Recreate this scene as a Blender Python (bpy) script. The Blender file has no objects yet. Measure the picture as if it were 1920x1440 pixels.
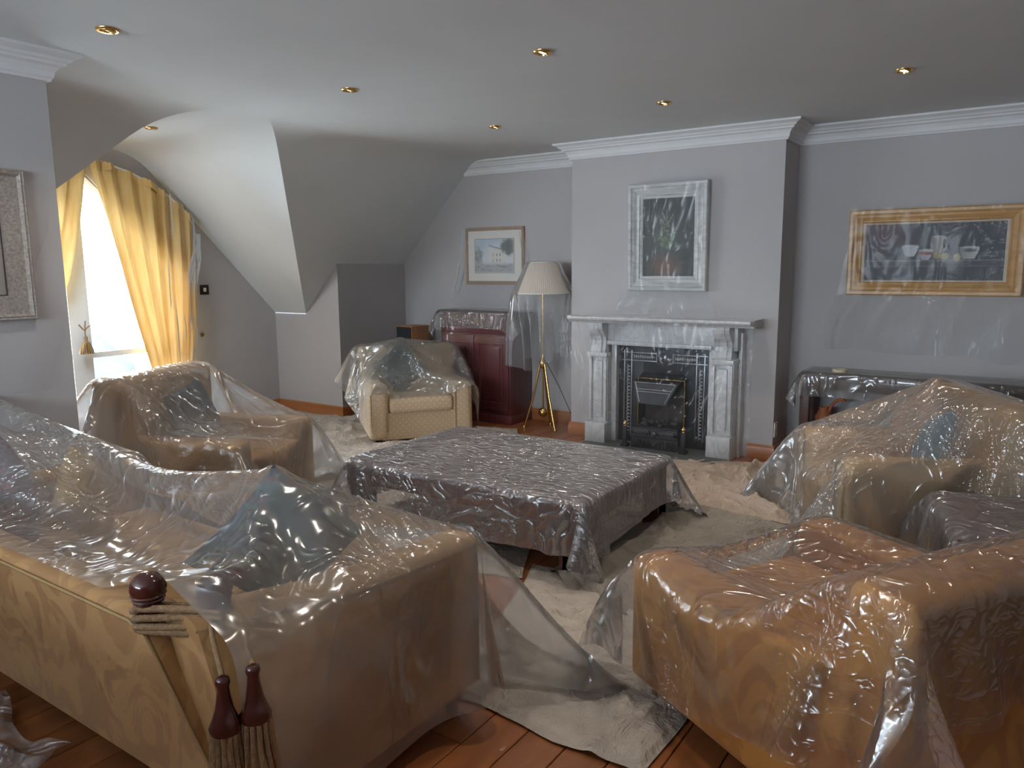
import bpy, bmesh, math, random
import numpy as np
from mathutils import Vector, Matrix

random.seed(7)
rng = np.random.default_rng(7)
SC = bpy.context.scene
COL = SC.collection
R = math.radians

# ------------------------------------------------------------------ camera
def camera():
    yaw, pit, rol = R(34.15), R(8.8), R(-0.45)
    fw = Vector((-math.sin(yaw) * math.cos(pit), math.cos(yaw) * math.cos(pit), -math.sin(pit)))
    r = Vector((math.cos(yaw), math.sin(yaw), 0))
    u = r.cross(fw)
    r2 = r * math.cos(rol) + u * math.sin(rol)
    u2 = r2.cross(fw)
    cd = bpy.data.cameras.new('camera')
    cd.sensor_width = 36.0
    cd.lens = 1420 / 1920 * 36
    cd.clip_start = 0.05
    co = bpy.data.objects.new('camera', cd)
    COL.objects.link(co)
    m = Matrix((r2, u2, -fw)).transposed().to_4x4()
    m.translation = Vector((0, 0, 1.6))
    co.matrix_world = m
    SC.camera = co
camera()

# ------------------------------------------------------------------ world, daylight, exposure
W = bpy.data.worlds.new('world')
SC.world = W
W.use_nodes = True
bg = W.node_tree.nodes['Background']
bg.inputs[0].default_value = (0.80, 0.93, 1.05, 1)
bg.inputs[1].default_value = 17.0

def portal(name, loc, rot, sx, sy):
    ld = bpy.data.lights.new(name, 'AREA')
    ld.shape = 'RECTANGLE'
    ld.size, ld.size_y = sx, sy
    ld.cycles.is_portal = True
    o = bpy.data.objects.new(name, ld)
    o.location = loc
    o.rotation_euler = rot
    COL.objects.link(o)
    return o
# portals only guide the sampling of the sky through the window openings
portal('window_portal', (-7.12, 3.40, 1.38), (0, R(-90), 0), 2.2, 2.42)
portal('added_rear_window_portal', (-2.55, -3.06, 1.80), (R(90), 0, 0), 3.1, 1.3)

vs = SC.view_settings
vs.view_transform = 'Standard'
vs.look = 'None'
vs.gamma = 1.0
vs.use_curve_mapping = False
vs.exposure = 0.46
SC.cycles.use_denoising = True
SC.cycles.max_bounces = 7
SC.cycles.diffuse_bounces = 4
SC.cycles.glossy_bounces = 3
SC.cycles.transparent_max_bounces = 14
SC.cycles.use_adaptive_sampling = True
SC.cycles.adaptive_threshold = 0.08
SC.cycles.adaptive_min_samples = 16
SC.cycles.sample_clamp_indirect = 6.0
SC.cycles.caustics_reflective = False
SC.cycles.caustics_refractive = False

# ------------------------------------------------------------------ node helpers
class NT:
    def __init__(s, name):
        s.m = bpy.data.materials.new(name)
        s.m.use_nodes = True
        s.t = s.m.node_tree
        s.t.nodes.clear()
        s.out = s.t.nodes.new('ShaderNodeOutputMaterial')
    def n(s, typ, **kw):
        nd = s.t.nodes.new('ShaderNode' + typ)
        for k, v in kw.items():
            if k in nd.inputs:
                s.set(nd.inputs[k], v)
            else:
                setattr(nd, k, v)
        return nd
    def set(s, sock, v):
        if hasattr(v, 'is_output') or isinstance(v, bpy.types.NodeSocket):
            s.t.links.new(v, sock)
        elif isinstance(v, tuple) and len(v) == 3 and sock.type == 'RGBA':
            sock.default_value = (*v, 1)
        else:
            sock.default_value = v
    def math(s, op, a, b=0.0, c=None):
        nd = s.t.nodes.new('ShaderNodeMath')
        nd.operation = op
        s.set(nd.inputs[0], a)
        s.set(nd.inputs[1], b)
        if c is not None:
            s.set(nd.inputs[2], c)
        return nd.outputs[0]
    def mix(s, f, a, b):
        nd = s.t.nodes.new('ShaderNodeMix')
        nd.data_type = 'RGBA'
        s.set(nd.inputs[0], f)
        s.set(nd.inputs[6], a)
        s.set(nd.inputs[7], b)
        return nd.outputs[2]
    def ramp(s, f, stops):
        nd = s.t.nodes.new('ShaderNodeValToRGB')
        s.set(nd.inputs[0], f)
        els = nd.color_ramp.elements
        while len(els) < len(stops):
            els.new(0.5)
        for e, (p, c) in zip(els, stops):
            e.position = p
            e.color = (*c, 1) if len(c) == 3 else c
        return nd.outputs[0]
    def coord(s, which='Object'):
        return s.n('TexCoord').outputs[which]
    def mapping(s, vec, scale=(1, 1, 1), rot=(0, 0, 0)):
        nd = s.n('Mapping')
        s.set(nd.inputs['Vector'], vec)
        nd.inputs['Scale'].default_value = scale
        nd.inputs['Rotation'].default_value = rot
        return nd.outputs[0]
    def noise(s, vec, scale, detail=4.0, rough=0.55, dist=0.0):
        nd = s.n('TexNoise')
        s.set(nd.inputs['Vector'], vec)
        nd.inputs['Scale'].default_value = scale
        nd.inputs['Detail'].default_value = detail
        nd.inputs['Roughness'].default_value = rough
        nd.inputs['Distortion'].default_value = dist
        return nd.outputs['Fac']
    def bump(s, h, strength=0.3, dist=0.02):
        nd = s.n('Bump')
        nd.inputs['Strength'].default_value = strength
        nd.inputs['Distance'].default_value = dist
        s.set(nd.inputs['Height'], h)
        return nd.outputs[0]
    def principled(s, color, rough=0.5, metal=0.0, normal=None, **kw):
        nd = s.n('BsdfPrincipled')
        s.set(nd.inputs['Base Color'], color)
        s.set(nd.inputs['Roughness'], rough)
        s.set(nd.inputs['Metallic'], metal)
        for k, v in kw.items():
            s.set(nd.inputs[k.replace('_', ' ')], v)
        if normal is not None:
            s.set(nd.inputs['Normal'], normal)
        s.t.links.new(nd.outputs[0], s.out.inputs[0])
        return s.m

def mat_plain(name, col, rough=0.5, metal=0.0, var=0.08, scale=6.0, bump=0.0, bscale=60.0, **kw):
    t = NT(name)
    c = t.coord()
    f = t.noise(c, scale, 4)
    dark = tuple(x * (1 - var) for x in col)
    lite = tuple(min(1, x * (1 + var)) for x in col)
    base = t.ramp(f, [(0.3, dark), (0.7, lite)])
    nrm = t.bump(t.noise(c, bscale, 3), bump, 0.01) if bump else None
    return t.principled(base, rough, metal, nrm, **kw)

def mat_wood(name, a, b, rough=0.35, axis=1, scale=1.0, coat=0.0, per_object=False):
    t = NT(name)
    c = t.coord()
    sc = [9 * scale, 9 * scale, 9 * scale]
    sc[axis] = 0.9 * scale
    v = t.mapping(c, tuple(sc))
    if per_object:
        info = t.n('ObjectInfo')
        add = t.n('VectorMath', operation='ADD')
        comb = t.n('CombineXYZ')
        t.set(comb.inputs[0], t.math('MULTIPLY', info.outputs['Random'], 37.0))
        t.set(comb.inputs[1], t.math('MULTIPLY', info.outputs['Random'], 91.0))
        t.set(add.inputs[0], v)
        t.set(add.inputs[1], comb.outputs[0])
        v = add.outputs[0]
    f = t.noise(v, 1.6, 6, 0.6, 1.2)
    col = t.ramp(f, [(0.28, a), (0.72, b)])
    if per_object:
        k = t.math('ADD', t.math('MULTIPLY', info.outputs['Random'], 0.5), 0.72)
        h = t.n('HueSaturation')
        t.set(h.inputs['Value'], k)
        t.set(h.inputs['Color'], col)
        col = h.outputs[0]
    nrm = t.bump(t.noise(v, 3.0, 6), 0.12, 0.004)
    return t.principled(col, rough, 0.0, nrm, Coat_Weight=coat)

def mat_damask(name, a, b, scale=4.0):
    t = NT(name)
    c = t.coord()
    f = t.noise(t.mapping(c, (1, 1, 0.75)), scale, 2.5, 0.5, 2.6)
    m = t.ramp(f, [(0.49, (0, 0, 0)), (0.53, (1, 1, 1))])
    g = t.noise(c, 1.3, 3)
    col = t.mix(m, a, b)
    col = t.mix(t.math('MULTIPLY', g, 0.25), col, tuple(x * 0.7 for x in a))
    wv = t.noise(t.mapping(c, (260, 260, 700)), 1.0, 2)
    return t.principled(col, t.math('SUBTRACT', 0.75, t.math('MULTIPLY', m, 0.2)), 0, t.bump(wv, 0.15, 0.002), Sheen_Weight=0.15)

def mat_diamond(name, a, b, k=110.0):
    t = NT(name)
    sp = t.n('SeparateXYZ')
    t.set(sp.inputs[0], t.coord())
    xz = t.math('ADD', sp.outputs[0], sp.outputs[2])
    u = t.math('SINE', t.math('MULTIPLY', t.math('ADD', sp.outputs[1], xz), k * 0.5))
    v = t.math('SINE', t.math('MULTIPLY', t.math('SUBTRACT', sp.outputs[1], xz), k * 0.5))
    p = t.math('ABSOLUTE', t.math('MULTIPLY', u, v))
    m = t.ramp(p, [(0.18, (1, 1, 1)), (0.3, (0, 0, 0)), (0.72, (0, 0, 0)), (0.85, (0.8, 0.8, 0.8))])
    col = t.mix(m, a, b)
    g = t.noise(t.coord(), 3.0, 3)
    col = t.mix(t.math('MULTIPLY', g, 0.3), col, tuple(x * 0.75 for x in a))
    return t.principled(col, 0.75, 0, t.bump(m, 0.12, 0.003), Sheen_Weight=0.15)

def mat_film(name, haze=0.3, gloss=0.16, scale=1.0, bump=0.55, tint=(0.93, 0.95, 0.97), back=0.28, ior=1.45, stretch=(1, 1, 0.45), rot=(0, 0, 0)):
    """thin clear polythene: part clear, part scattering forward, wrinkled gloss"""
    t = NT(name)
    c = t.coord()
    w1 = t.noise(t.mapping(c, stretch, rot), 4.5 * scale, 1, 0.5, 1.6)
    w2 = t.noise(t.mapping(c, (1, 0.5, 1), (0.4, 0.2, 0.7)), 20 * scale, 1, 0.5, 1.0)
    w3 = t.noise(t.mapping(c, (0.3, 1, 0.8), (0.1, 0.5, 0.3)), 13 * scale, 0, 0.5, 0.0)
    def crease(w, k):
        r = t.math('MULTIPLY', t.math('ABSOLUTE', t.math('SUBTRACT', w, 0.5)), k)
        return t.math('POWER', t.math('SUBTRACT', 1.0, t.math('MINIMUM', r, 1.0)), 2.0)
    patch = t.ramp(t.noise(c, 1.9, 0), [(0.48, (0.0, 0.0, 0.0)), (0.66, (1, 1, 1))])
    c1 = crease(w1, 6.0)
    c2 = t.math('MULTIPLY', crease(w2, 4.5), patch)
    c3 = t.math('MULTIPLY', crease(w3, 6.0), patch)
    h = t.math('ADD', t.math('MULTIPLY', c1, 0.35), t.math('ADD', t.math('MULTIPLY', c2, 0.16), t.math('MULTIPLY', c3, 0.2)))
    nrm = t.bump(h, bump, 0.05)
    tr = t.n('BsdfTransparent')
    t.set(tr.inputs[0], (0.97, 0.97, 0.97))
    df = t.n('BsdfDiffuse')
    t.set(df.inputs['Color'], tint)
    tl = t.n('BsdfTranslucent')
    t.set(tl.inputs['Color'], tint)
    gl = t.n('BsdfGlossy')
    t.set(gl.inputs['Color'], (1, 1, 1))
    gl.inputs['Roughness'].default_value = 0.2
    t.set(gl.inputs['Normal'], nrm)
    sca = t.n('MixShader')
    sca.inputs[0].default_value = 1 - back
    t.t.links.new(df.outputs[0], sca.inputs[1])
    t.t.links.new(tl.outputs[0], sca.inputs[2])
    hz = haze * 0.9
    m1 = t.n('MixShader')
    t.set(m1.inputs[0], hz)
    t.t.links.new(tr.outputs[0], m1.inputs[1])
    t.t.links.new(sca.outputs[0], m1.inputs[2])
    fr = t.n('Fresnel')
    fr.inputs[0].default_value = ior
    g = t.math('ADD', t.math('MULTIPLY', fr.outputs[0], 0.8), gloss * 0.35)
    m2 = t.n('MixShader')
    t.set(m2.inputs[0], g)
    t.t.links.new(m1.outputs[0], m2.inputs[1])
    t.t.links.new(gl.outputs[0], m2.inputs[2])
    t.t.links.new(m2.outputs[0], t.out.inputs[0])
    return t.m

def mat_vcol(name, rough=0.5):
    t = NT(name)
    a = t.n('VertexColor')
    a.layer_name = 'paint'
    return t.principled(a.outputs[0], rough)

def mat_emit(name, col, s):
    t = NT(name)
    e = t.n('Emission')
    t.set(e.inputs[0], col)
    e.inputs[1].default_value = s
    t.t.links.new(e.outputs[0], t.out.inputs[0])
    return t.m

M = {}
M['wall'] = mat_plain('wall_paint', (0.50, 0.475, 0.47), 0.85, var=0.02, scale=2, bump=0.05, bscale=220)
M['ceiling'] = mat_plain('ceiling_paint', (0.70, 0.725, 0.725), 0.9, var=0.02, scale=2, bump=0.04, bscale=200)
M['cornice'] = mat_plain('cornice_plaster', (0.74, 0.74, 0.74), 0.7, var=0.02)
M['skirting'] = mat_wood('varnished_skirting', (0.34, 0.12, 0.04), (0.46, 0.18, 0.065), 0.3, axis=0, scale=0.6, coat=0.3)
M['plank'] = mat_wood('floor_board', (0.26, 0.085, 0.03), (0.42, 0.15, 0.05), 0.32, axis=1, scale=0.7, coat=0.2, per_object=True)
M['subfloor'] = mat_plain('floor_joint', (0.06, 0.025, 0.015), 0.8)
M['damask'] = mat_damask('gold_damask', (0.58, 0.33, 0.13), (0.45, 0.24, 0.09), 4.2)
M['damask2'] = mat_damask('amber_damask', (0.58, 0.255, 0.05), (0.44, 0.17, 0.032), 3.2)
M['diamond'] = mat_diamond('diamond_brocade', (0.62, 0.44, 0.27), (0.74, 0.59, 0.41))
M['diamond2'] = mat_diamond('amber_diamond_brocade', (0.58, 0.31, 0.10), (0.68, 0.42, 0.17))
M['plainfab'] = mat_damask('tan_damask', (0.60, 0.34, 0.13), (0.50, 0.27, 0.10), 5.0)
M['piping'] = mat_plain('piping_cord', (0.42, 0.28, 0.13), 0.8)
M['mahogany'] = mat_wood('mahogany', (0.10, 0.028, 0.028), (0.17, 0.05, 0.05), 0.3, axis=2, scale=0.8, coat=0.3)
M['mahoganyh'] = mat_wood('dark_table_wood', (0.085, 0.022, 0.018), (0.14, 0.04, 0.032), 0.35, axis=0, scale=0.8, coat=0.2)
M['darkwood'] = mat_wood('dark_oak', (0.05, 0.018, 0.012), (0.09, 0.03, 0.02), 0.35, axis=0, coat=0.2)
M['turned'] = mat_plain('polished_turned_wood', (0.075, 0.016, 0.011), 0.15, var=0.2, Coat_Weight=0.6)
M['rope'] = mat_plain('hemp_cord', (0.34, 0.21, 0.11), 0.9, var=0.25, scale=90, bump=0.5, bscale=300)
M['brass'] = mat_plain('brass', (0.75, 0.50, 0.18), 0.22, 1.0, var=0.1)
M['gilt'] = mat_wood('gilt_frame', (0.42, 0.20, 0.045), (0.68, 0.36, 0.09), 0.35, axis=0, scale=0.9)
M['silverleaf'] = mat_wood('silver_leaf_frame', (0.42, 0.41, 0.40), (0.72, 0.72, 0.71), 0.35, axis=0, scale=1.2)
M['oakframe'] = mat_wood('light_wood_frame', (0.30, 0.16, 0.07), (0.45, 0.26, 0.12), 0.4, axis=0)
M['stoneframe'] = mat_plain('speckled_mount', (0.34, 0.29, 0.25), 0.7, var=0.35, scale=70)
M['mount'] = mat_plain('cream_mount', (0.80, 0.77, 0.70), 0.8, var=0.02)
M['linen'] = mat_plain('linen_slip', (0.62, 0.52, 0.42), 0.8, var=0.05)
M['paint'] = mat_vcol('painted_picture', 0.45)
M['iron'] = mat_plain('cast_iron', (0.028, 0.03, 0.034), 0.42, 0.6, var=0.2, bump=0.15, bscale=120)
M['ironlit'] = mat_plain('burnished_iron', (0.36, 0.36, 0.37), 0.3, 0.85, var=0.1)
M['iron_grey'] = mat_plain('hood_iron', (0.07, 0.072, 0.08), 0.38, 0.7, var=0.1)
M['firebox'] = mat_plain('fire_brick', (0.055, 0.042, 0.036), 0.9, var=0.4, scale=8)
M['coal'] = mat_plain('coal', (0.035, 0.03, 0.028), 0.85, var=0.5, scale=14)
M['slate'] = mat_plain('slate_hearth', (0.10, 0.11, 0.11), 0.5, var=0.15)
def mat_cotton(name, col, stain=0.12):
    t = NT(name)
    c = t.coord()
    f = t.noise(c, 3.5, 5, 0.6)
    base = t.ramp(f, [(0.3, tuple(x * (1 - stain) for x in col)), (0.7, tuple(min(1, x * (1 + stain * .6)) for x in col))])
    sp = t.ramp(t.noise(c, 38, 2, 0.5), [(0.70, (0, 0, 0)), (0.76, (1, 1, 1))])
    base = t.mix(t.math('MULTIPLY', sp, 0.35), base, tuple(x * .45 for x in col))
    w = t.noise(c, 9, 5, 0.6, 1.5)
    r = t.math('ABSOLUTE', t.math('SUBTRACT', w, 0.5))
    w2 = t.noise(t.mapping(c, (1, 0.35, 1), (0, 0, 0.6)), 24, 4, 0.6, 1.0)
    h = t.math('ADD', t.math('MULTIPLY', r, -2.0), t.math('MULTIPLY', w2, 0.5))
    return t.principled(base, 0.95, 0, t.bump(h, 0.8, 0.025))
M['canvas'] = mat_cotton('cotton_dust_sheet', (0.54, 0.465, 0.395))
M['canvas2'] = mat_cotton('grey_dust_sheet', (0.33, 0.285, 0.235), 0.2)
M['canvas3'] = mat_cotton('beige_dust_sheet', (0.53, 0.42, 0.33))
M['shade'] = None
M['black'] = mat_plain('black_cloth_grille', (0.02, 0.022, 0.028), 0.8)
M['veneer'] = mat_wood('orange_veneer', (0.40, 0.17, 0.08), (0.52, 0.25, 0.12), 0.4, axis=2)
M['terracotta'] = mat_plain('terracotta', (0.42, 0.13, 0.05), 0.6)
M['tape'] = mat_plain('masking_tape', (0.70, 0.60, 0.42), 0.7, var=0.04)
M['white'] = mat_plain('white_gloss_paint', (0.80, 0.80, 0.79), 0.35, var=0.02)
M['castor'] = mat_plain('dark_metal', (0.05, 0.035, 0.025), 0.3, 0.7)
M['socket'] = mat_plain('white_plastic', (0.75, 0.74, 0.72), 0.4)
M['film'] = mat_film('clear_polythene', 0.32, 0.2, back=0.26)
M['film_clear'] = mat_film('glossy_polythene', 0.17, 0.25, back=0.22)
M['film_thin'] = mat_film('thin_polythene', 0.09, 0.0, 1.0, 0.25, back=0.5, ior=1.22)
M['film_sheer'] = mat_film('sheer_polythene', 0.04, 0.02, 1.0, 0.3, back=0.5, ior=1.25)
M['film_veil'] = mat_film('soft_polythene', 0.22, 0.0, 1.0, 0.25, back=0.5, ior=1.2)
M['film_white'] = mat_film('milky_polythene', 0.34, 0.25, 1.2, 0.65, back=0.3)
M['film_table'] = mat_film('tight_polythene', 0.27, 0.35, 1.0, 0.6, (0.88, 0.88, 0.94), 0.42, 2.1, (1.0, 4.0, 1.0), (0, 0, 0.5))

def marble():
    t = NT('veined_marble')
    c = t.coord()
    f = t.noise(t.mapping(c, (1, 1, 0.6), (0, 0.5, 0.3)), 5, 8, 0.65, 2.5)
    r = t.math('ABSOLUTE', t.math('SUBTRACT', f, 0.5))
    col = t.ramp(r, [(0.0, (0.47, 0.47, 0.48)), (0.05, (0.57, 0.57, 0.57)), (0.2, (0.63, 0.625, 0.615))])
    return t.principled(col, 0.3)
M['marble'] = marble()

def curtain_mat():
    t = NT('gold_curtain_silk')
    c = t.coord()
    f = t.noise(t.mapping(c, (20, 20, 2)), 1.0, 3)
    col = t.ramp(f, [(0.3, (0.74, 0.48, 0.17)), (0.7, (0.84, 0.60, 0.27))])
    df = t.n('BsdfDiffuse')
    t.set(df.inputs[0], col)
    tl = t.n('BsdfTranslucent')
    t.set(tl.inputs[0], col)
    m = t.n('MixShader')
    m.inputs[0].default_value = 0.10
    t.t.links.new(df.outputs[0], m.inputs[1])
    t.t.links.new(tl.outputs[0], m.inputs[2])
    t.t.links.new(m.outputs[0], t.out.inputs[0])
    return t.m
M['curtain'] = curtain_mat()

def shade_mat():
    t = NT('pleated_shade_silk')
    df = t.n('BsdfDiffuse')
    t.set(df.inputs[0], (0.93, 0.81, 0.69))
    tl = t.n('BsdfTranslucent')
    t.set(tl.inputs[0], (0.93, 0.81, 0.69))
    m = t.n('MixShader')
    m.inputs[0].default_value = 0.35
    t.t.links.new(df.outputs[0], m.inputs[1])
    t.t.links.new(tl.outputs[0], m.inputs[2])
    t.t.links.new(m.outputs[0], t.out.inputs[0])
    return t.m
M['shade'] = shade_mat()

def glass_mat():
    t = NT('window_glass')
    tr = t.n('BsdfTransparent')
    gl = t.n('BsdfGlossy')
    gl.inputs['Roughness'].default_value = 0.02
    fr = t.n('Fresnel')
    fr.inputs[0].default_value = 1.45
    m = t.n('MixShader')
    t.t.links.new(fr.outputs[0], m.inputs[0])
    t.t.links.new(tr.outputs[0], m.inputs[1])
    t.t.links.new(gl.outputs[0], m.inputs[2])
    t.t.links.new(m.outputs[0], t.out.inputs[0])
    return t.m
M['glass'] = glass_mat()

def floral(name, base, spots):
    t = NT(name)
    c = t.coord()
    f = t.noise(c, 7, 3, 0.5, 1.5)
    col = t.ramp(f, [(0.0, base), (0.5, base), (0.56, spots[0]), (0.64, base), (0.7, spots[1])])
    return t.principled(col, 0.8)
M['cush_teal'] = floral('teal_floral', (0.028, 0.045, 0.06), [(0.07, 0.13, 0.09), (0.22, 0.04, 0.035)])
M['cush_grey'] = floral('grey_cushion_cloth', (0.06, 0.066, 0.08), [(0.10, 0.11, 0.12), (0.07, 0.07, 0.08)])
M['cush_blue'] = floral('blue_cushion_cloth', (0.16, 0.25, 0.32), [(0.22, 0.32, 0.38), (0.10, 0.17, 0.22)])
M['cush_peach'] = mat_plain('peach_cushion_cloth', (0.52, 0.32, 0.20), 0.8, var=0.1)
M['cush_red'] = floral('red_blue_cushion_cloth', (0.16, 0.13, 0.17), [(0.34, 0.09, 0.09), (0.10, 0.16, 0.22)])
M['cush_tan'] = mat_plain('tan_cushion_cloth', (0.50, 0.33, 0.16), 0.8, var=0.1)

# ------------------------------------------------------------------ mesh helpers
def link(name, me, mat=None, parent=None, smooth=None):
    o = bpy.data.objects.new(name, me)
    COL.objects.link(o)
    if mat is not None:
        me.materials.clear()
        me.materials.append(M[mat] if isinstance(mat, str) else mat)
    if smooth is not None:
        me.polygons.foreach_set('use_smooth', [True] * len(me.polygons))
        if smooth < 180:
            me.set_sharp_from_angle(angle=R(smooth))
    if parent is not None:
        o.parent = parent
    return o

def tag(o, label, cat, group=None):
    o['label'] = label
    o['category'] = cat
    if group:
        o['group'] = group
    return o

def struct(o, label=None):
    o['kind'] = 'structure'
    if label:
        o['label'] = label
    return o

def empty(name, loc, rz=0.0):
    o = bpy.data.objects.new(name, None)
    o.location = loc
    o.rotation_euler = (0, 0, rz)
    o.empty_display_size = 0.1
    COL.objects.link(o)
    return o

def from_bm(bm):
    bmesh.ops.recalc_face_normals(bm, faces=bm.faces[:])
    me = bpy.data.meshes.new('mesh')
    bm.to_mesh(me)
    bm.free()
    return me

def add_box(bm, lo, hi, mtx=None):
    lo, hi = Vector(lo), Vector(hi)
    g = bmesh.ops.create_cube(bm, size=1.0)
    for v in g['verts']:
        v.co = Vector(((v.co.x + .5) * (hi.x - lo.x) + lo.x, (v.co.y + .5) * (hi.y - lo.y) + lo.y, (v.co.z + .5) * (hi.z - lo.z) + lo.z))
        if mtx is not None:
            v.co = mtx @ v.co
    return g['verts']

def box(name, lo, hi, mat, parent=None, bevel=0.0, segs=2):
    bm = bmesh.new()
    add_box(bm, lo, hi)
    if bevel:
        bmesh.ops.bevel(bm, geom=bm.edges[:], offset=bevel, segments=segs, profile=0.6, affect='EDGES')
    return link(name, from_bm(bm), mat, parent, 40 if bevel else None)

def boxes(name, lst, mat, parent=None, bevel=0.0):
    bm = bmesh.new()
    for lo, hi in lst:
        add_box(bm, lo, hi)
    if bevel:
        bmesh.ops.bevel(bm, geom=bm.edges[:], offset=bevel, segments=2, profile=0.6, affect='EDGES')
    return link(name, from_bm(bm), mat, parent, 40 if bevel else None)

def lathe_bm(bm, prof, n=24, mtx=None, cap=True):
    rings = []
    for r, z in prof:
        ring = []
        for k in range(n):
            a = 2 * math.pi * k / n
            p = Vector((r * math.cos(a), r * math.sin(a), z))
            ring.append(bm.verts.new(mtx @ p if mtx is not None else p))
        rings.append(ring)
    for a, b in zip(rings, rings[1:]):
        for k in range(n):
            bm.faces.new((a[k], a[(k + 1) % n], b[(k + 1) % n], b[k]))
    if cap:
        for ring in (rings[0], rings[-1]):
            try:
                bm.faces.new(ring)
            except ValueError:
                pass

def lathe(name, prof, mat, parent=None, n=24, loc=(0, 0, 0), mtx=None, cap=True, smooth=50):
    bm = bmesh.new()
    lathe_bm(bm, prof, n, mtx, cap)
    o = link(name, from_bm(bm), mat, parent, smooth)
    o.location = loc
    return o

def tube_bm(bm, pts, r, n=8, taper=None):
    pts = [Vector(p) for p in pts]
    rings = []
    up = Vector((0, 0, 1))
    for i, p in enumerate(pts):
        d = (pts[min(i + 1, len(pts) - 1)] - pts[max(i - 1, 0)]).normalized()
        a = d.cross(up)
        if a.length < 1e-3:
            a = d.cross(Vector((1, 0, 0)))
        a.normalize()
        b = d.cross(a)
        rr = r if taper is None else taper[i]
        rings.append([bm.verts.new(p + (a * math.cos(2 * math.pi * k / n) + b * math.sin(2 * math.pi * k / n)) * rr) for k in range(n)])
    for A, B in zip(rings, rings[1:]):
        for k in range(n):
            bm.faces.new((A[k], A[(k + 1) % n], B[(k + 1) % n], B[k]))
    bm.faces.new(rings[0])
    bm.faces.new(rings[-1])

def tube(name, pts, r, mat, parent=None, n=8, taper=None):
    bm = bmesh.new()
    tube_bm(bm, pts, r, n, taper)
    return link(name, from_bm(bm), mat, parent, 60)

def prism(name, poly, axis, a, b, mat, parent=None, bevel=0.0):
    """closed outline in the two other axes, extruded along axis from a to b"""
    bm = bmesh.new()
    def P(u, v, w):
        return {0: (w, u, v), 1: (u, w, v), 2: (u, v, w)}[axis]
    A = [bm.verts.new(P(u, v, a)) for u, v in poly]
    B = [bm.verts.new(P(u, v, b)) for u, v in poly]
    n = len(poly)
    bm.faces.new(A)
    bm.faces.new(B[::-1])
    for i in range(n):
        bm.faces.new((A[i], B[i], B[(i + 1) % n], A[(i + 1) % n]))
    if bevel:
        bmesh.ops.bevel(bm, geom=bm.edges[:], offset=bevel, segments=2, profile=0.6, affect='EDGES')
    return link(name, from_bm(bm), mat, parent, 40)

def poly_mesh(name, verts, faces, mat, parent=None, smooth=None):
    me = bpy.data.meshes.new('mesh')
    me.from_pydata([tuple(v) for v in verts], [], faces)
    me.validate()
    return link(name, me, mat, parent, smooth)

def grid_faces(nu, nv):
    return [(i * nv + j, (i + 1) * nv + j, (i + 1) * nv + j + 1, i * nv + j + 1) for i in range(nu - 1) for j in range(nv - 1)]

def sheet_mesh(name, P, mat, sub=1, parent=None, thick=0.0):
    nu, nv = P.shape[:2]
    o = poly_mesh(name, P.reshape(-1, 3).tolist(), grid_faces(nu, nv), mat, parent, 180)
    if sub:
        s = o.modifiers.new('smooth', 'SUBSURF')
        s.levels = s.render_levels = sub
    if thick:
        s = o.modifiers.new('thickness', 'SOLIDIFY')
        s.thickness = thick
        s.offset = 0
    return o

def sweep(name, prof, path, mat, closed=False):
    """prof: (out, z) profile, out measured to the left of the travel direction; mitred at corners"""
    pts = [Vector((x, y)) for x, y in path]
    n = len(pts)
    bm = bmesh.new()
    rows = []
    for i, p in enumerate(pts):
        dirs = []
        if i > 0:
            dirs.append((pts[i] - pts[i - 1]).normalized())
        if i < n - 1:
            dirs.append((pts[i + 1] - pts[i]).normalized())
        nr = [Vector((-d.y, d.x)) for d in dirs]
        if len(nr) == 2:
            m = (nr[0] + nr[1]).normalized()
            m = m / max(0.2, m.dot(nr[0]))
        else:
            m = nr[0]
        rows.append([bm.verts.new((p.x + m.x * o, p.y + m.y * o, z)) for o, z in prof])
    k = len(prof)
    for a, b in zip(rows, rows[1:]):
        for j in range(k):
            bm.faces.new((a[j], a[(j + 1) % k], b[(j + 1) % k], b[j]))
    bm.faces.new(rows[0])
    bm.faces.new(rows[-1][::-1])
    return link(name, from_bm(bm), mat, None, 25)

def vnoise(x, y, seed=0):
    """smooth value noise on arrays"""
    def h(i, j):
        s = np.sin(i * 127.1 + j * 311.7 + seed * 74.7) * 43758.5453
        return s - np.floor(s)
    xi, yi = np.floor(x), np.floor(y)
    fx, fy = x - xi, y - yi
    fx, fy = fx * fx * (3 - 2 * fx), fy * fy * (3 - 2 * fy)
    return (h(xi, yi) * (1 - fx) + h(xi + 1, yi) * fx) * (1 - fy) + (h(xi, yi + 1) * (1 - fx) + h(xi + 1, yi + 1) * fx) * fy

# ------------------------------------------------------------------ the room
CEIL = 2.70
XK, XW = -6.03, -7.06           # knee wall, window wall
YB, YC = 6.68, 6.26             # alcove wall, chimney breast
XL, YL = -4.28, 2.05            # left wall face and its end
CX0, CX1 = -3.56, -1.65         # chimney breast
XR, YR = 2.6, -3.0              # unseen right and rear walls
KS = 1.04
def main_x(z):                  # main slope, rounded at the ceiling
    xs, t = -5.016, 0.25
    return XK + (z - 1.645) / KS
def arc(z, t=0.22):
    return t
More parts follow.
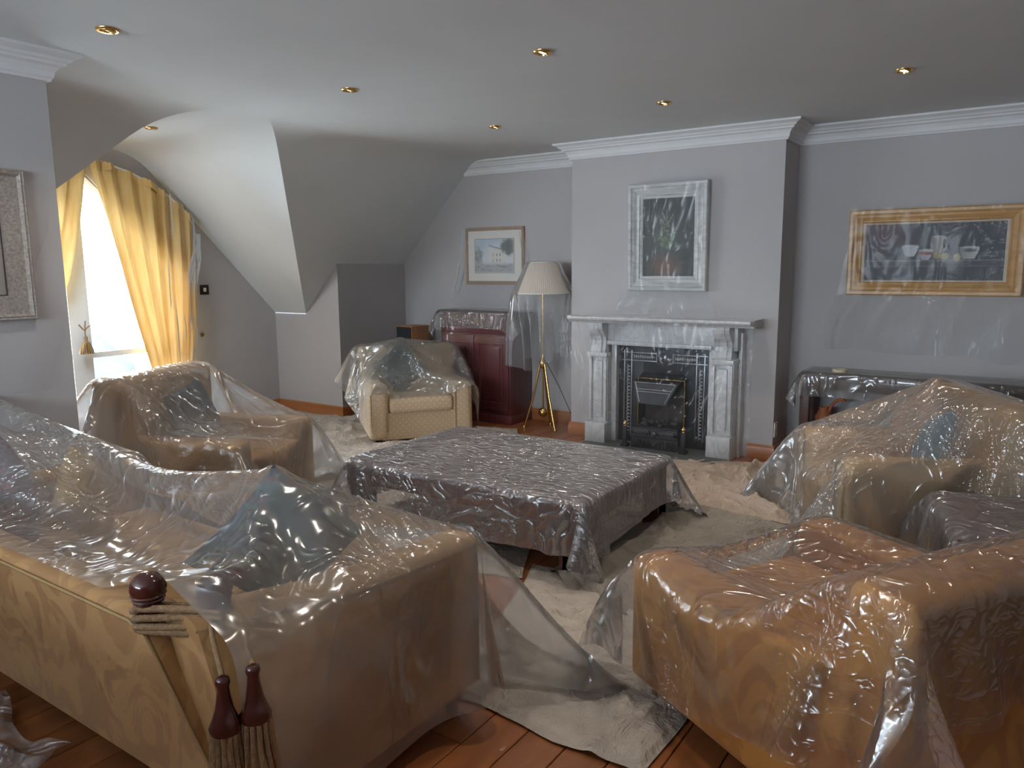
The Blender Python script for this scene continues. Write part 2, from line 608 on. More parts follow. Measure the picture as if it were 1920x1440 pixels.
# profile samples shared by the main slope and the dormer (z from ceiling to eaves)
def fillet(corner, flat_dir, slope_dir, t, n=7):
    """bezier fillet in (h, z): corner at z=CEIL; returns list of (h, z)"""
    p0 = (corner + flat_dir * t, CEIL)
    p2 = (corner + slope_dir[0] * t, CEIL + slope_dir[1] * t)
    out = []
    for i in range(n + 1):
        s = i / n
        out.append(((1 - s) ** 2 * p0[0] + 2 * s * (1 - s) * corner + s * s * p2[0],
                    (1 - s) ** 2 * CEIL + 2 * s * (1 - s) * CEIL + s * s * p2[1]))
    return out
c45 = 0.7071
MX = fillet(-5.016, 1, (-0.693, -0.721), 0.26)
DR = fillet(4.09, -1, (0.693, -0.721), 0.26)
DL = fillet(3.19, 1, (-0.693, -0.721), 0.26)
zs = [p[1] for p in MX]
for z in (2.3, 2.0, 1.645, 1.56, 1.4, 1.11):
    zs.append(z)
def px(z):
    for (h0, z0), (h1, z1) in zip(MX, MX[1:]):
        if z1 <= z <= z0 + 1e-9 and z0 > z1:
            return h0 + (h1 - h0) * (z0 - z) / (z0 - z1)
    h, zz = MX[-1]
    return h - (zz - z) / KS
def py(z, prof, s):
    for (h0, z0), (h1, z1) in zip(prof, prof[1:]):
        if z1 <= z <= z0 + 1e-9 and z0 > z1:
            return h0 + (h1 - h0) * (z0 - z) / (z0 - z1)
    h, zz = prof[-1]
    return h + s * (zz - z) / 1.03
Y_CHEEK = 5.634
Y_DL = YL - 0.0

def build_shell():
    # floor
    fl = struct(box('floor', (XW - 0.1, YR - 0.1, -0.12), (XR + 0.1, YB + 0.1, -0.018), 'subfloor'), 'orange brown varnished board floor')
    bm = bmesh.new()
    add_box(bm, (-0.0755, -0.948, -0.0175), (0.0755, 0.948, 0.0))
    bmesh.ops.bevel(bm, geom=[e for e in bm.edges if all(v.co.z > -0.001 for v in e.verts)], offset=0.0025, segments=1, affect='EDGES')
    plank = from_bm(bm)
    plank.materials.append(M['plank'])
    x, col = -6.98, 0
    cnt = 0
    while x < 1.9:
        y = YR + 0.95 - (col * 0.73) % 1.9
        while y < YB + 0.9:
            # boards wholly under the wall block left of the room are not there
            if not (x < XL - 0.1 and y < YL - 0.95) and y + 0.95 > -1.2:
                o = bpy.data.objects.new('plank', plank)
                yy0, yy1 = max(y - 0.948, YR), min(y + 0.948, YB)
                o.location = (x, (yy0 + yy1) / 2, 0)
                o.scale = (1, (yy1 - yy0) / 1.896, 1)
                o.parent = fl
                COL.objects.link(o)
                cnt += 1
            y += 1.9
        x += 0.155
        col += 1
    # flat ceiling with the fillet edge, split around the dormer
    xs0 = MX[0][0]
    V = [(xs0, YL, CEIL), (XR, YL, CEIL), (XR, YR, CEIL), (XL, YR, CEIL), (XL, YL, CEIL),
         (xs0, YB, CEIL), (XR, YB, CEIL)]
    ce = poly_mesh('ceiling', V, [(0, 1, 6, 5), (4, 3, 2, 1)], 'ceiling')
    struct(ce, 'flat white plaster ceiling')
    # sloped ceiling and dormer
    vr, fr = [], []
    zz = [z for z in zs]
    for z in zz:
        x = px(z)
        yr = py(z, DR, 1)
        yend = YB if z >= 1.6449 else Y_CHEEK
        vr += [(x, yr, z), (x, max(yend, yr), z)]
    # separate strip below the knee wall top so its end is the cheek
    k = next(i for i, z in enumerate(zz) if z < 1.6449)
    xk = px(1.645)
    fr = [(2 * i, 2 * i + 1, 2 * i + 3, 2 * i + 2) for i in range(k - 1)]
    base = len(vr)
    vr += [(xk, py(1.645, DR, 1), 1.645), (xk, Y_CHEEK, 1.645)]
    prev = base
    for i in range(k, len(zz)):
        fr.append((prev, prev + 1, 2 * i + 1, 2 * i))
        prev = 2 * i
    struct(poly_mesh('ceiling_slope', vr, fr, 'ceiling', None, 30), 'sloping attic ceiling beside the dormer')
    vl, flf = [], []
    zl = [z for z in zz if z >= 1.56]
    for z in zl:
        x = px(z)
        yl = py(z, DL, -1)
        vl += [(x, YL, z), (x, max(yl, YL), z)]
    flf = [(2 * i, 2 * i + 1, 2 * i + 3, 2 * i + 2) for i in range(len(zl) - 1)]
    struct(poly_mesh('ceiling_slope', vl, flf, 'ceiling', None, 30), 'sloping attic ceiling between wall end and dormer')
    vd, fd = [], []
    for z in zz:
        yr = py(z, DR, 1)
        vd += [(XW - 0.02, yr, z), (px(z), yr, z)]
    fd = [(2 * i, 2 * i + 1, 2 * i + 3, 2 * i + 2) for i in range(len(zz) - 1)]
    # far slope of the dormer, with an unseen roof window added for light
    QX0, QX1, QZ0, QZ1 = -6.55, -5.85, 1.90, 2.36
    zq = sorted(set(zl + [QZ0, QZ1]), reverse=True)
    b0 = len(vd)
    for z in zq:
        yl = max(py(z, DL, -1), YL)
        xe = px(z)
        vd += [(x, yl, z) for x in (XW - 0.02, min(QX0, xe), min(QX1, xe), xe)]
    for i in range(len(zq) - 1):
        for c in range(3):
            if c == 1 and zq[i] <= QZ1 + 1e-6 and zq[i + 1] >= QZ0 - 1e-6:
                continue
            a = b0 + 4 * i + c
            fd.append((a, a + 1, a + 5, a + 4))
    fd.append((0, 1, b0 + 3, b0))
    w3 = struct(empty('window_added_roof', (0, 0, 0)), 'white roof window added for light in the far dormer slope')
    ya, yb_ = py(QZ1, DL, -1), py(QZ0, DL, -1)
    for p, q in (((QX0, ya, QZ1), (QX1, ya, QZ1)), ((QX0, yb_, QZ0), (QX1, yb_, QZ0)), ((QX0, ya, QZ1), (QX0, yb_, QZ0)), ((QX1, ya, QZ1), (QX1, yb_, QZ0))):
        tube('window_frame', [p, q], .03, 'white', w3, 4)
    nr = Vector((0, 0.72, -0.69))
    po = portal('added_roof_window_portal', ((QX0 + QX1) / 2, (ya + yb_) / 2 - .02, (QZ0 + QZ1) / 2 + .02), (0, 0, 0), QX1 - QX0, math.hypot(QZ1 - QZ0, ya - yb_))
    po.rotation_euler = nr.to_track_quat('-Z', 'Y').to_euler()
    struct(poly_mesh('ceiling_dormer', vd, fd, 'ceiling', None, 30), 'gabled dormer ceiling over the window')
    # walls
    def wall(name, lo, hi, label):
        return struct(box(name, lo, hi, 'wall'), label)
    # alcove wall with sloping top end
    xk, zk = XK, 1.645
    prof = [(XK - 0.1, -0.1), (XR, -0.1), (XR, 2.8), (-4.95, 2.8), (-5.06, 2.68), (-5.2, 2.52), (XK - 0.1, zk - 0.09)]
    struct(prism('wall_back', prof, 1, YB, YB + 0.12, 'wall'), 'pale lilac grey wall behind the chimney breast')
    wall('wall_chimney_breast', (CX0, YC, -0.05), (CX1, YB + 0.05, 2.72), 'projecting chimney breast wall')
    wall('wall_knee', (XK - 0.08, Y_CHEEK - .0006, -0.1), (XK, YB + 0.02, 1.66), 'low attic knee wall')
    # dormer cheek beside the knee wall
    prof = [(XK - .001, -0.1), (XK - .001, 1.66), (px(1.11), 1.12), (XW - 0.05, 1.12), (XW - 0.05, -0.1)]
    struct(prism('wall_cheek', prof, 1, Y_CHEEK, Y_CHEEK + 0.08, 'wall'), 'dormer side wall lit by the window')
    # left wall block: face and return
    bm = bmesh.new()
    add_box(bm, (XL - .3, YR, -0.1), (XL, YL, 2.75))
    struct(link('wall_left', from_bm(bm), 'wall'), 'wall with the framed picture beside the dormer')
    prof = [(XL - .29, -0.1), (XL - .29, 2.72), (MX[0][0], 2.72)] + [(h - .01, z + .012) for h, z in MX[1:]] + [(px(1.56) - .02, 1.57), (XW - .05, 1.57), (XW - .05, -.1)]
    struct(prism('wall_return', prof, 1, YL - .1, YL, 'wall'), 'return wall at the side of the dormer')
    wall('wall_right', (XR, YR - 0.1, -0.1), (XR + 0.1, YB + 0.1, 2.8), 'plain side wall')
    # rear wall with a window opening added for fill light
    bm = bmesh.new()
    RX0, RX1, RZ0, RZ1 = -4.1, -1.0, 1.15, 2.45
    add_box(bm, (XL - 0.1, YR - 0.1, -0.1), (RX0, YR, 2.8))
    add_box(bm, (RX1, YR - 0.1, -0.1), (XR + 0.1, YR, 2.8))
    add_box(bm, (RX0, YR - 0.1, -0.1), (RX1, YR, RZ0))
    add_box(bm, (RX0, YR - 0.1, RZ1), (RX1, YR, 2.8))
    struct(link('wall_rear', from_bm(bm), 'wall'), 'rear wall with a long window added for fill light')
    w2 = struct(empty('window_added_rear', (RX0, YR - 0.05, RZ0)), 'long white framed rear window added for fill light')
    ww, wh = RX1 - RX0, RZ1 - RZ0
    box('window_frame', (0, -.03, 0), (ww, .03, .05), 'white', w2)
    box('window_frame', (0, -.03, wh - .05), (ww, .03, wh), 'white', w2)
    for k in range(5):
        x = k * (ww - .05) / 4
        box('mullion', (x, -.03, .05), (x + .05, .03, wh - .05), 'white', w2)
    struct(box('wall_shade_added', (XL, -.66, -.1), (XR, -.54, 1.2), 'wall'), 'low wall added out of view to shade the sofa back')  # added behind the camera; keeps rear window light off the sofa back
    # window wall: outline with gabled opening (built as strips)
    OY0, OY1, OZ0, OZS, OZT = 2.20, 4.60, 0.30, 1.50, 2.46
    yc = 3.63
    ys = sorted(set([YL, 2.3, OY0, yc, OY1, Y_CHEEK] + [h for h, z in DR] + [h for h, z in DL] + [2.9, 3.3, 4.3, 5.0, 5.3]))
    def top(y):
        if y > 4.0:
            a = [(h, z) for h, z in DR] + [(Y_CHEEK, 1.11)]
        elif y < 3.3:
            a = [(h, z) for h, z in reversed(DL)]
            a = [(YL, 2.7 - 1.03 * (3.19 - YL))] + a
        else:
            return CEIL
        return float(np.interp(y, [q[0] for q in a], [q[1] for q in a]))
    def otop(y):
        return OZS + (OZT - OZS) * (1 - abs(y - yc) / ((OY1 - yc) if y > yc else (yc - OY0))) if OY0 <= y <= OY1 else None
    bm = bmesh.new()
    def quad(y0, y1, za0, za1, zb0, zb1):
        vs_ = [bm.verts.new(p) for p in ((XW, y0, za0), (XW, y1, za1), (XW, y1, zb1), (XW, y0, zb0))]
        ws_ = [bm.verts.new((p.co.x - 0.12, p.co.y, p.co.z)) for p in vs_]
        bm.faces.new(vs_)
        bm.faces.new(ws_[::-1])
        for i in range(4):
            bm.faces.new((vs_[i], ws_[i], ws_[(i + 1) % 4], vs_[(i + 1) % 4]))
    for y0, y1 in zip(ys, ys[1:]):
        t0, t1 = top(y0) + 0.02, top(y1) + 0.02
        mid = (y0 + y1) / 2
        if OY0 < mid < OY1:
            quad(y0, y1, -0.1, -0.1, OZ0, OZ0)
            quad(y0, y1, otop(max(y0, OY0)), otop(min(y1, OY1)), t0, t1)
        else:
            quad(y0, y1, -0.1, -0.1, t0, t1)
    struct(link('wall_window', from_bm(bm), 'wall'), 'gable wall around the dormer window')
    # window joinery
    w1 = struct(empty('window_1', (XW - 0.06, yc, OZ0)), 'white gabled dormer window')
    H = OZS - OZ0
    a0, a1 = OY0 - yc, OY1 - yc
    bm = bmesh.new()
    add_box(bm, (-.04, a0, 0), (.04, a0 + .07, H))
    add_box(bm, (-.04, a1 - .07, 0), (.04, a1, H))
    add_box(bm, (-.05, a0, 0), (.06, a1, .08))
    tube_bm(bm, [(0, a0, H), (0, 0, OZT - OZ0 - .02)], .04, 4)
    tube_bm(bm, [(0, a1, H), (0, 0, OZT - OZ0 - .02)], .04, 4)
    link('window_frame', from_bm(bm), 'white', w1)
    box('mullion', (-.04, -.24, .08), (.05, -.06, OZT - OZ0 - .12), 'white', w1, .006)
    box('transom', (-.03, a0 + .05, .50), (.03, a1 - .05, .55), 'white', w1)
    box('window_sill', (.02, a0 - .06, -.05), (.2, a1 + .08, 0), 'white', w1, .008)
    for a, b in ((a0 + .07, -.24), (-.06, a1 - .07)):
        za, zb = otop(a + yc) - OZ0 - .03, otop(b + yc) - OZ0 - .03
        bm = bmesh.new()
        q = [bm.verts.new(p) for p in ((0, a, .08), (0, b, .08), (0, b, zb), (0, a, za))]
        bm.faces.new(q)
        o = link('pane', from_bm(bm), 'glass', w1)
        sd = o.modifiers.new('thickness', 'SOLIDIFY')
        sd.thickness = 0.006
    # cornice
    cz0 = 2.562
    prof = [(0, cz0), (.018, cz0), (.022, cz0 + .012), (.03, cz0 + .02), (.034, cz0 + .045), (.05, cz0 + .068), (.072, cz0 + .078), (.076, cz0 + .09),
            (.09, cz0 + .095), (.10, cz0 + .108), (.125, cz0 + .12), (.135, cz0 + .124), (.135, CEIL), (0, CEIL)]
    struct(sweep('trim_1', prof, [(XR, YB), (CX1, YB), (CX1, YC), (CX0, YC), (CX0, YB), (-5.12, YB)], 'cornice'), 'white plaster cornice along the fireplace wall')
    struct(sweep('trim_2', prof, [(-4.75, YL), (XL, YL), (XL, YR)], 'cornice'), 'white plaster cornice on the wall with the framed picture')
    # skirting
    sp = [(0, 0), (.022, 0), (.022, .085), (.016, .098), (.016, .108), (.008, .12), (0, .12)]
    struct(sweep('baseboard_back_right', sp, [(XR, YB), (CX1, YB), (CX1, YC), (-1.86, YC)], 'skirting'), 'orange varnished skirting right of the fireplace')
    struct(sweep('baseboard_back_left', sp, [(-3.33, YC), (CX0, YC), (CX0, YB), (XK, YB), (XK, Y_CHEEK), (XW, Y_CHEEK), (XW, YL)], 'skirting'), 'orange varnished skirting left of the fireplace')
    struct(sweep('baseboard_left', sp, [(XL, YL), (XL, YR)], 'skirting'), 'orange varnished skirting under the framed picture')
build_shell()

# ------------------------------------------------------------------ outside: slate roof seen through the window
def outside():
    r = empty('neighbouring_house', (-17.5, 7.6, -3.0))
    tag(r, 'dark slate roofed house outside beyond the dormer window', 'house')
    dk = mat_plain('wet_slate', (0.018, 0.022, 0.028), 0.6, var=0.5, scale=2)
    dk2 = mat_plain('dark_render', (0.03, 0.033, 0.038), 0.8, var=0.5, scale=1.5)
    box('wall', (-3, -2.3, 0), (1.5, 2.3, 1.5), dk2, r)
    prism('roof', [(-2.7, 1.2), (2.7, 1.2), (0, 3.85)], 0, -3.2, 1.6, dk, r)
    box('chimney', (-.8, -.3, 3.2), (-.2, .3, 4.6), dk2, r)
outside()

# ------------------------------------------------------------------ downlights
def downlights():
    first = None
    spots = [(-3.62, 2.03), (-2.18, 3.52), (-0.69, 5.05), (-3.60, 3.53), (-2.16, 5.06), (-3.60, 5.10), (-5.79, 3.53), (-2.17, 2.03), (-0.70, 3.52), (-0.7, 2.03)]  # last three are added out of view to brighten the room
    where = ['above the sofa with rope-bound corners', 'above the coffee table', 'near the gold framed still life', 'in the ceiling before the dormer',
             'before the chimney breast', 'near the corner of the sloping ceiling', 'inside the dormer', 'added out of view behind the coffee table row', 'added out of view above the amber armchair', 'added out of view over the room entrance']
    em = mat_emit('warm_lamp_glow', (1.0, 0.90, 0.72), 9.0)
    for i, (x, y) in enumerate(spots):
        r = empty('ceiling_downlight', (x, y, CEIL))
        r.rotation_euler = (0, 0, R(35))
        tag(r, 'round brass recessed downlight ' + where[i], 'downlight', 'recessed brass downlights')
        ld = bpy.data.lights.new('downlight_beam', 'SPOT')
        ld.energy = 27.0
        ld.color = (1.0, 0.90, 0.78)
        ld.spot_size = R(110)
        ld.spot_blend = 0.9
        ld.shadow_soft_size = 0.06
        lo = bpy.data.objects.new('downlight_beam', ld)
        lo.location = (0, 0, -.02)
        lo.parent = r
        COL.objects.link(lo)
        if first is None:
            # trim ring, swivelled inner collar, lamp
            lathe('trim_ring', [(.034, -.002), (.036, -.009), (.046, -.010), (.052, -.004), (.052, 0.0)], 'brass', r, 28, cap=False)
            mt = Matrix.Rotation(R(16), 4, 'Y')
            lathe('collar', [(.033, .004), (.034, -.010), (.030, -.012), (.027, -.004)], 'brass', r, 24, mtx=mt, cap=False)
            lathe('lamp', [(.0005, -.004), (.016, -.0065), (.027, -.003)], em, r, 20, mtx=mt)
            first = r
        else:
            for ch in [q for q in first.children if q.type == 'MESH']:
                c = ch.copy()
                c.parent = r
                COL.objects.link(c)
downlights()

# ------------------------------------------------------------------ film simulation
class Coll:
    def __init__(s):
        s.boxes, s.sph = [], []
    def box(s, c, h, rz=0.0, rd=0.02, pad=0.022):
        s.boxes.append((np.array(c, float), np.array(h, float) - rd + pad, rz, rd))
    def span(s, lo, hi, rd=0.02):
        lo, hi = np.array(lo, float), np.array(hi, float)
        s.box((lo + hi) / 2, (hi - lo) / 2, 0.0, rd)
    def ball(s, c, r):
        s.sph.append((np.array(c, float), r + .01))
    def push(s, p, prev, mu):
        hit = np.zeros(len(p), bool)
        for c, h, rz, rd in s.boxes:
            q = p - c
            near = np.nonzero((np.abs(q) < np.linalg.norm(h) + rd + .05).all(1))[0]
            if len(near) == 0:
                continue
            q = q[near]
            cs, sn = math.cos(rz), math.sin(rz)
            L = np.stack([q[:, 0] * cs + q[:, 1] * sn, -q[:, 0] * sn + q[:, 1] * cs, q[:, 2]], 1)
            a = np.abs(L) - h
            out = np.maximum(a, 0)
            ln = np.linalg.norm(out, axis=1)
            mx = a.max(1)
            d = ln + np.minimum(mx, 0) - rd
            ins = d < 0
            if not ins.any():
                continue
            g = np.where(ln[:, None] > 1e-9, out / np.maximum(ln, 1e-9)[:, None], (a == mx[:, None]).astype(float))
            g = g * np.sign(L)
            Ln = L - g * d[:, None]
            W_ = np.stack([Ln[:, 0] * cs - Ln[:, 1] * sn, Ln[:, 0] * sn + Ln[:, 1] * cs, Ln[:, 2]], 1) + c
            k = near[ins]
            p[k] = W_[ins]
            hit[k] = True
        for c, r in s.sph:
            q = p - c
            ln = np.linalg.norm(q, axis=1)
            k = ln < r
            if k.any():
                p[k] = c + q[k] / np.maximum(ln[k], 1e-6)[:, None] * r
                hit |= k
        fl = p[:, 2] < 0.012
        p[fl, 2] = 0.012
        hit |= fl
        if mu:
            p[hit] -= (p[hit] - prev[hit]) * mu

def drape(P, coll, steps=320, iters=10, pins=None, mu=0.6, damp=0.96, bend=0.15, seed=1, sag=0.06, limit=None):
    """small position-based cloth solver; P (nu,nv,3) start shape, flat rest shape taken from it"""
    nu, nv = P.shape[:2]
    p = P.astype(float).copy()
    p[..., 2] += np.random.default_rng(seed).normal(0, .002, (nu, nv))
    rest = P.copy()
    v = np.zeros_like(p)
    dt = 0.022
    pin = None
    if pins is not None:
        pin = [(i, j, np.array(t, float)) for i, j, t in pins]
    def pairs(A):
        o = []
        for s in (0, 1):
            o.append((A[s:-1:2], A[s + 1::2]))
        return o
    def groups(A):
        g = []
        g += pairs(A)
        g += [(x.swapaxes(0, 1), y.swapaxes(0, 1)) for x, y in pairs(A.swapaxes(0, 1))]
        for s in (0, 1):
            g.append((A[s:-1:2, :-1], A[s + 1::2, 1:]))
            g.append((A[s:-1:2, 1:], A[s + 1::2, :-1]))
        return g
    def bends(A):
        g = []
        for s in range(4):
            a = A[s:-2:4]
            b = A[s + 2::4]
            m = min(len(a), len(b))
            g.append((a[:m], b[:m]))
            B = A.swapaxes(0, 1)
            a = B[s:-2:4]
            b = B[s + 2::4]
            m = min(len(a), len(b))
            g.append((a[:m], b[:m]))
        return g
    Ls = [np.linalg.norm(b - a, axis=-1) for a, b in groups(rest)]
    Lb = [np.linalg.norm(b - a, axis=-1) for a, b in bends(rest)]
    for st in range(steps):
        prev = p.copy()
        v[..., 2] -= 9.8 * dt * sag
        sp = np.linalg.norm(v, axis=-1, keepdims=True)
        v *= np.minimum(1, 1.6 / np.maximum(sp, 1e-6))
        p += v * dt
        for it in range(iters):
            n_a = 0
            for (a, b), L in zip(groups(p), Ls):
                m = min(a.shape[0], b.shape[0])
                a, b = a[:m], b[:m]
                d = b - a
                ln = np.linalg.norm(d, axis=-1)
                e = ln - L
                k = np.where(e > 0, 0.5, 0.12) * e / np.maximum(ln, 1e-6)
                d *= k[..., None]
                a += d
                b -= d
            if bend and it % 3 == 0:
                for (a, b), L in zip(bends(p), Lb):
                    d = b - a
                    ln = np.linalg.norm(d, axis=-1)
                    k = bend * 0.5 * (ln - L) / np.maximum(ln, 1e-6)
                    d *= k[..., None]
                    a += d
                    b -= d
            if pin:
                for i, j, t in pin:
                    p[i, j] = t
            if it in (iters // 2, iters - 1):
                f = p.reshape(-1, 3)
                coll.push(f, prev.reshape(-1, 3), mu if it == iters - 1 else 0)
                if limit is not None:
                    limit(f)
        v = (p - prev) / dt * damp
    return p

def clear_of_wall(f):
    k = (f[:, 0] < XL + .012) & (f[:, 1] < YL + .012)
    dx, dy = XL + .012 - f[:, 0], YL + .012 - f[:, 1]
    a = k & (dx <= dy)
    b = k & (dx > dy)
    f[a, 0] = XL + .012
    f[b, 1] = YL + .012

def flat(cx, cy, z, lx, ly, rz=0.0, step=0.05, jit=0.0, skew=0.0):
    nu, nv = int(round(lx / step)) + 1, int(round(ly / step)) + 1
    u = np.linspace(-lx / 2, lx / 2, nu)[:, None] * np.ones((1, nv))
    w = np.linspace(-ly / 2, ly / 2, nv)[None, :] * np.ones((nu, 1))
    cs, sn = math.cos(rz), math.sin(rz)
    return np.stack([cx + u * cs - w * sn, cy + u * sn + w * cs, np.full_like(u, z)], -1)

def peak(loc, m, size):
    return max((Vector(loc) + m @ Vector((0, a * size / 2, b * size / 2)) for a in (1, -1) for b in (1, -1)), key=lambda v: v.z)

def pin_at(P, pt, dz=.012):
    d = (P[..., 0] - pt[0]) ** 2 + (P[..., 1] - pt[1]) ** 2
    i, j = np.unravel_index(np.argmin(d), d.shape)
    return (int(i), int(j), (pt[0], pt[1], pt[2] + dz))

def film(name, P, mat, label, sub=1):
    o = sheet_mesh(name, P, mat, sub)
    tag(o, label, 'plastic sheet')
    return o

# ------------------------------------------------------------------ seating
def cushion(name, loc, size, thick, rz, tilt, spin, mat, label, n=14):
    """square scatter cushion standing in its local YZ plane, normal along local X"""
    vs_, fs = [], []
    u = np.linspace(-1, 1, n)
    for side in (1, -1):
        for a in u:
            for b in u:
                pinch = 1 - 0.10 * (1 - a * a) * (b * b) - 0.10 * (1 - b * b) * (a * a)
                h = (max(0, (1 - a ** 4)) * max(0, (1 - b ** 4))) ** 0.55
                pa = a * (1 - 0.09 * (1 - b * b) * abs(a))
                pb = b * (1 - 0.09 * (1 - a * a) * abs(b))
                vs_.append((side * h * thick / 2, pa * size / 2, pb * size / 2))
    f = grid_faces(n, n)
    fs = [q for q in f] + [tuple(n * n + i for i in q[::-1]) for q in f]
    bm = bmesh.new()
    bv = [bm.verts.new(p) for p in vs_]
    for q in fs:
        bm.faces.new([bv[i] for i in q])
    bmesh.ops.remove_doubles(bm, verts=bm.verts[:], dist=0.0005)
    o = link(name, from_bm(bm), mat, None, 180)
    m = Matrix.Rotation(rz, 4, 'Z') @ Matrix.Rotation(tilt, 4, 'Y') @ Matrix.Rotation(spin, 4, 'X')
    o.matrix_world = Matrix.Translation(loc) @ m
    tag(o, label, 'cushion')
    return o, m.to_3x3()

def cushion_colliders(co, loc, m, size, thick):
    for a, b in ((1, 1), (1, -1), (-1, 1), (-1, -1)):
        for f, rr in ((0.93, .05), (0.8, .05), (0.62, .065)):
            v = m @ Vector((0, a * size / 2 * f, b * size / 2 * f))
            co.ball(Vector(loc) + v, rr)
    for a, b in ((1, 0), (-1, 0), (0, 1), (0, -1)):
        co.ball(Vector(loc) + m @ Vector((0, a * size * .36, b * size * .36)), .065)
    co.ball(loc, thick * .5)

def armchair(name, loc, rz, Wd, D, ah, bh, mat, label, aw=0.2, bt=0.2, sh=0.43, rounded=True, legs='darkwood', castor=False, front_round=0.06):
    r = empty(name, (loc[0], loc[1], 0), rz)
    co = Coll()
    parts = []
    hw = Wd / 2
    def B(nm, lo, hi, bev, m=mat):
        o = box(nm, lo, hi, m, r, bev, 4)
        return o
    zb = .09 if castor else .035
    B('seat_base', (-D / 2 + .03, -hw + aw * .6, zb), (D / 2 - .025, hw - aw * .6, .29), .015)
    B('seat_cushion', (-D / 2 + bt - .01, -hw + aw - .005, .285), (D / 2 + .012, hw - aw + .005, sh), .045)
    B('backrest', (-D / 2, -hw + .015, zb), (-D / 2 + bt, hw - .015, bh), .055)
    for s in (-1, 1):
        y0, y1 = (hw - aw, hw) if s > 0 else (-hw, -hw + aw)
        B('armrest', (-D / 2 + .04, y0, zb), (D / 2, y1, ah), aw * .42 if rounded else .035)
        # piping round the arm front
        if rounded:
            ym, rr = (y0 + y1) / 2, aw * .36
            pts = [(D / 2 + .001 - .012, ym - rr, .12)] + [(D / 2 - .012, ym - rr * math.cos(t), ah - .02 - rr + rr * math.sin(t)) for t in np.linspace(0, math.pi, 9)] + [(D / 2 - .012, ym + rr, .12)]
            tube('piping', [(p[0] + .012, p[1], p[2]) for p in pts], .006, 'piping', r, 6)
    for sx in (-1, 1):
        for sy in (-1, 1):
            px_, py_ = sx * (D / 2 - .07), sy * (hw - .08)
            lg = lathe('leg', [(.018, .05 if castor else .0), (.022, .06), (.032, .10), (.034, .115)], legs, r, 12, (px_, py_, 0))
            if castor:
                bm = bmesh.new()
                lathe_bm(bm, [(.0005, -.011), (.02, -.011), (.022, 0), (.02, .011), (.0005, .011)], 14, Matrix.Translation((0, 0, .023)) @ Matrix.Rotation(R(90), 4, 'X'))
                add_box(bm, (-.008, -.014, .02), (.008, .014, .055))
                link('castor', from_bm(bm), 'castor', lg, 40)
    tag(r, label, 'armchair')
    cs, sn = math.cos(rz), math.sin(rz)
    def Cb(lo, hi, rd):
        lo, hi = np.array(lo), np.array(hi)
        c = (lo + hi) / 2
        co.box((loc[0] + c[0] * cs - c[1] * sn, loc[1] + c[0] * sn + c[1] * cs, c[2]), (hi - lo) / 2, rz, rd)
    Cb((-D / 2 + .03, -hw + .05, .0), (D / 2, hw - .05, sh), .04)
    Cb((-D / 2, -hw, .0), (-D / 2 + bt, hw, bh), .05)
    Cb((-D / 2, hw - aw, .0), (D / 2, hw, ah), .06)
    Cb((-D / 2, -hw, .0), (D / 2, -hw + aw, ah), .06)
    def tow(x, y, z):
        return Vector((loc[0] + x * cs - y * sn, loc[1] + x * sn + y * cs, z))
    return r, co, tow

# fireside armchair by the cabinet
def chair_fireside():
    rz = math.atan2(-.62, .78)
    loc = (-4.87, 5.47)
    r, co, tow = armchair('armchair', loc, rz, .98, .86, .55, .84, 'diamond', 'cream diamond brocade armchair before the mahogany cabinet', aw=.2)
    c = tow(.02, -.12, .65)
    o, m = cushion('scatter_cushion', c, .40, .15, rz + .1, R(-16), R(40), 'cush_teal', 'dark teal cushion standing on its corner in the cream armchair')
    cushion_colliders(co, c, m, .40, .15)
    P = flat(*tow(-.07, 0, 0)[:2], 1.0, 1.42, 1.85, rz, .045)
    P = drape(P, co, seed=3, pins=[pin_at(P, peak(c, m, .40))])
    film('plastic_sheet', P, 'film', 'clear film draped over the cream armchair before the cabinet')

# armchair in front of the dormer window
def chair_window():
    f = Vector((.93, .36)).normalized()
    rz = math.atan2(f.y, f.x)
    loc = (-4.47, 2.98)
    r, co, tow = armchair('armchair', loc, rz, .98, 1.0, .56, .92, 'plainfab', 'tan armchair standing in front of the dormer window', aw=.19, bt=.22, rounded=False)
    c = tow(-.13, .02, .64)
    o, m = cushion('scatter_cushion', c, .40, .16, rz, R(-18), R(12), 'cush_grey', 'dark grey cushion in the armchair before the window')
    cushion_colliders(co, c, m, .40, .16)
    P = flat(*tow(.05, 0, 0)[:2], 1.02, 2.2, 2.05, rz, .05)
    P = drape(P, co, seed=4, limit=clear_of_wall)
    film('plastic_sheet', P, 'film', 'clear film covering the tan armchair before the dormer window')

# armchair right of the hearth
def chair_right():
    f = Vector((-.89, -.466)).normalized()
    rz = math.atan2(f.y, f.x)
    loc = (-.52, 4.86)
    r, co, tow = armchair('armchair', loc, rz, 1.0, .98, .57, .86, 'diamond2', 'amber diamond brocade armchair in front of the console table', aw=.2, rounded=True)
    c = tow(-.1, -.08, .645)
    o, m = cushion('scatter_cushion', c, .42, .15, rz + .2, R(-15), R(42), 'cush_peach', 'peach cushion on its corner in the amber brocade armchair')
    cushion_colliders(co, c, m, .42, .15)
    c2 = tow(-.06, .2, .60)
    o2, m2 = cushion('scatter_cushion', c2, .38, .15, rz - .3, R(-20), R(20), 'cush_blue', 'blue grey cushion leaning in the amber brocade armchair')
    cushion_colliders(co, c2, m2, .38, .15)
    P = flat(*tow(.1, -.02, 0)[:2], 1.08, 2.1, 1.95, rz, .048)
    P = drape(P, co, seed=5, pins=[pin_at(P, peak(c, m, .42))])
    film('plastic_sheet', P, 'film_white', 'crinkled film over the amber brocade armchair by the console table')

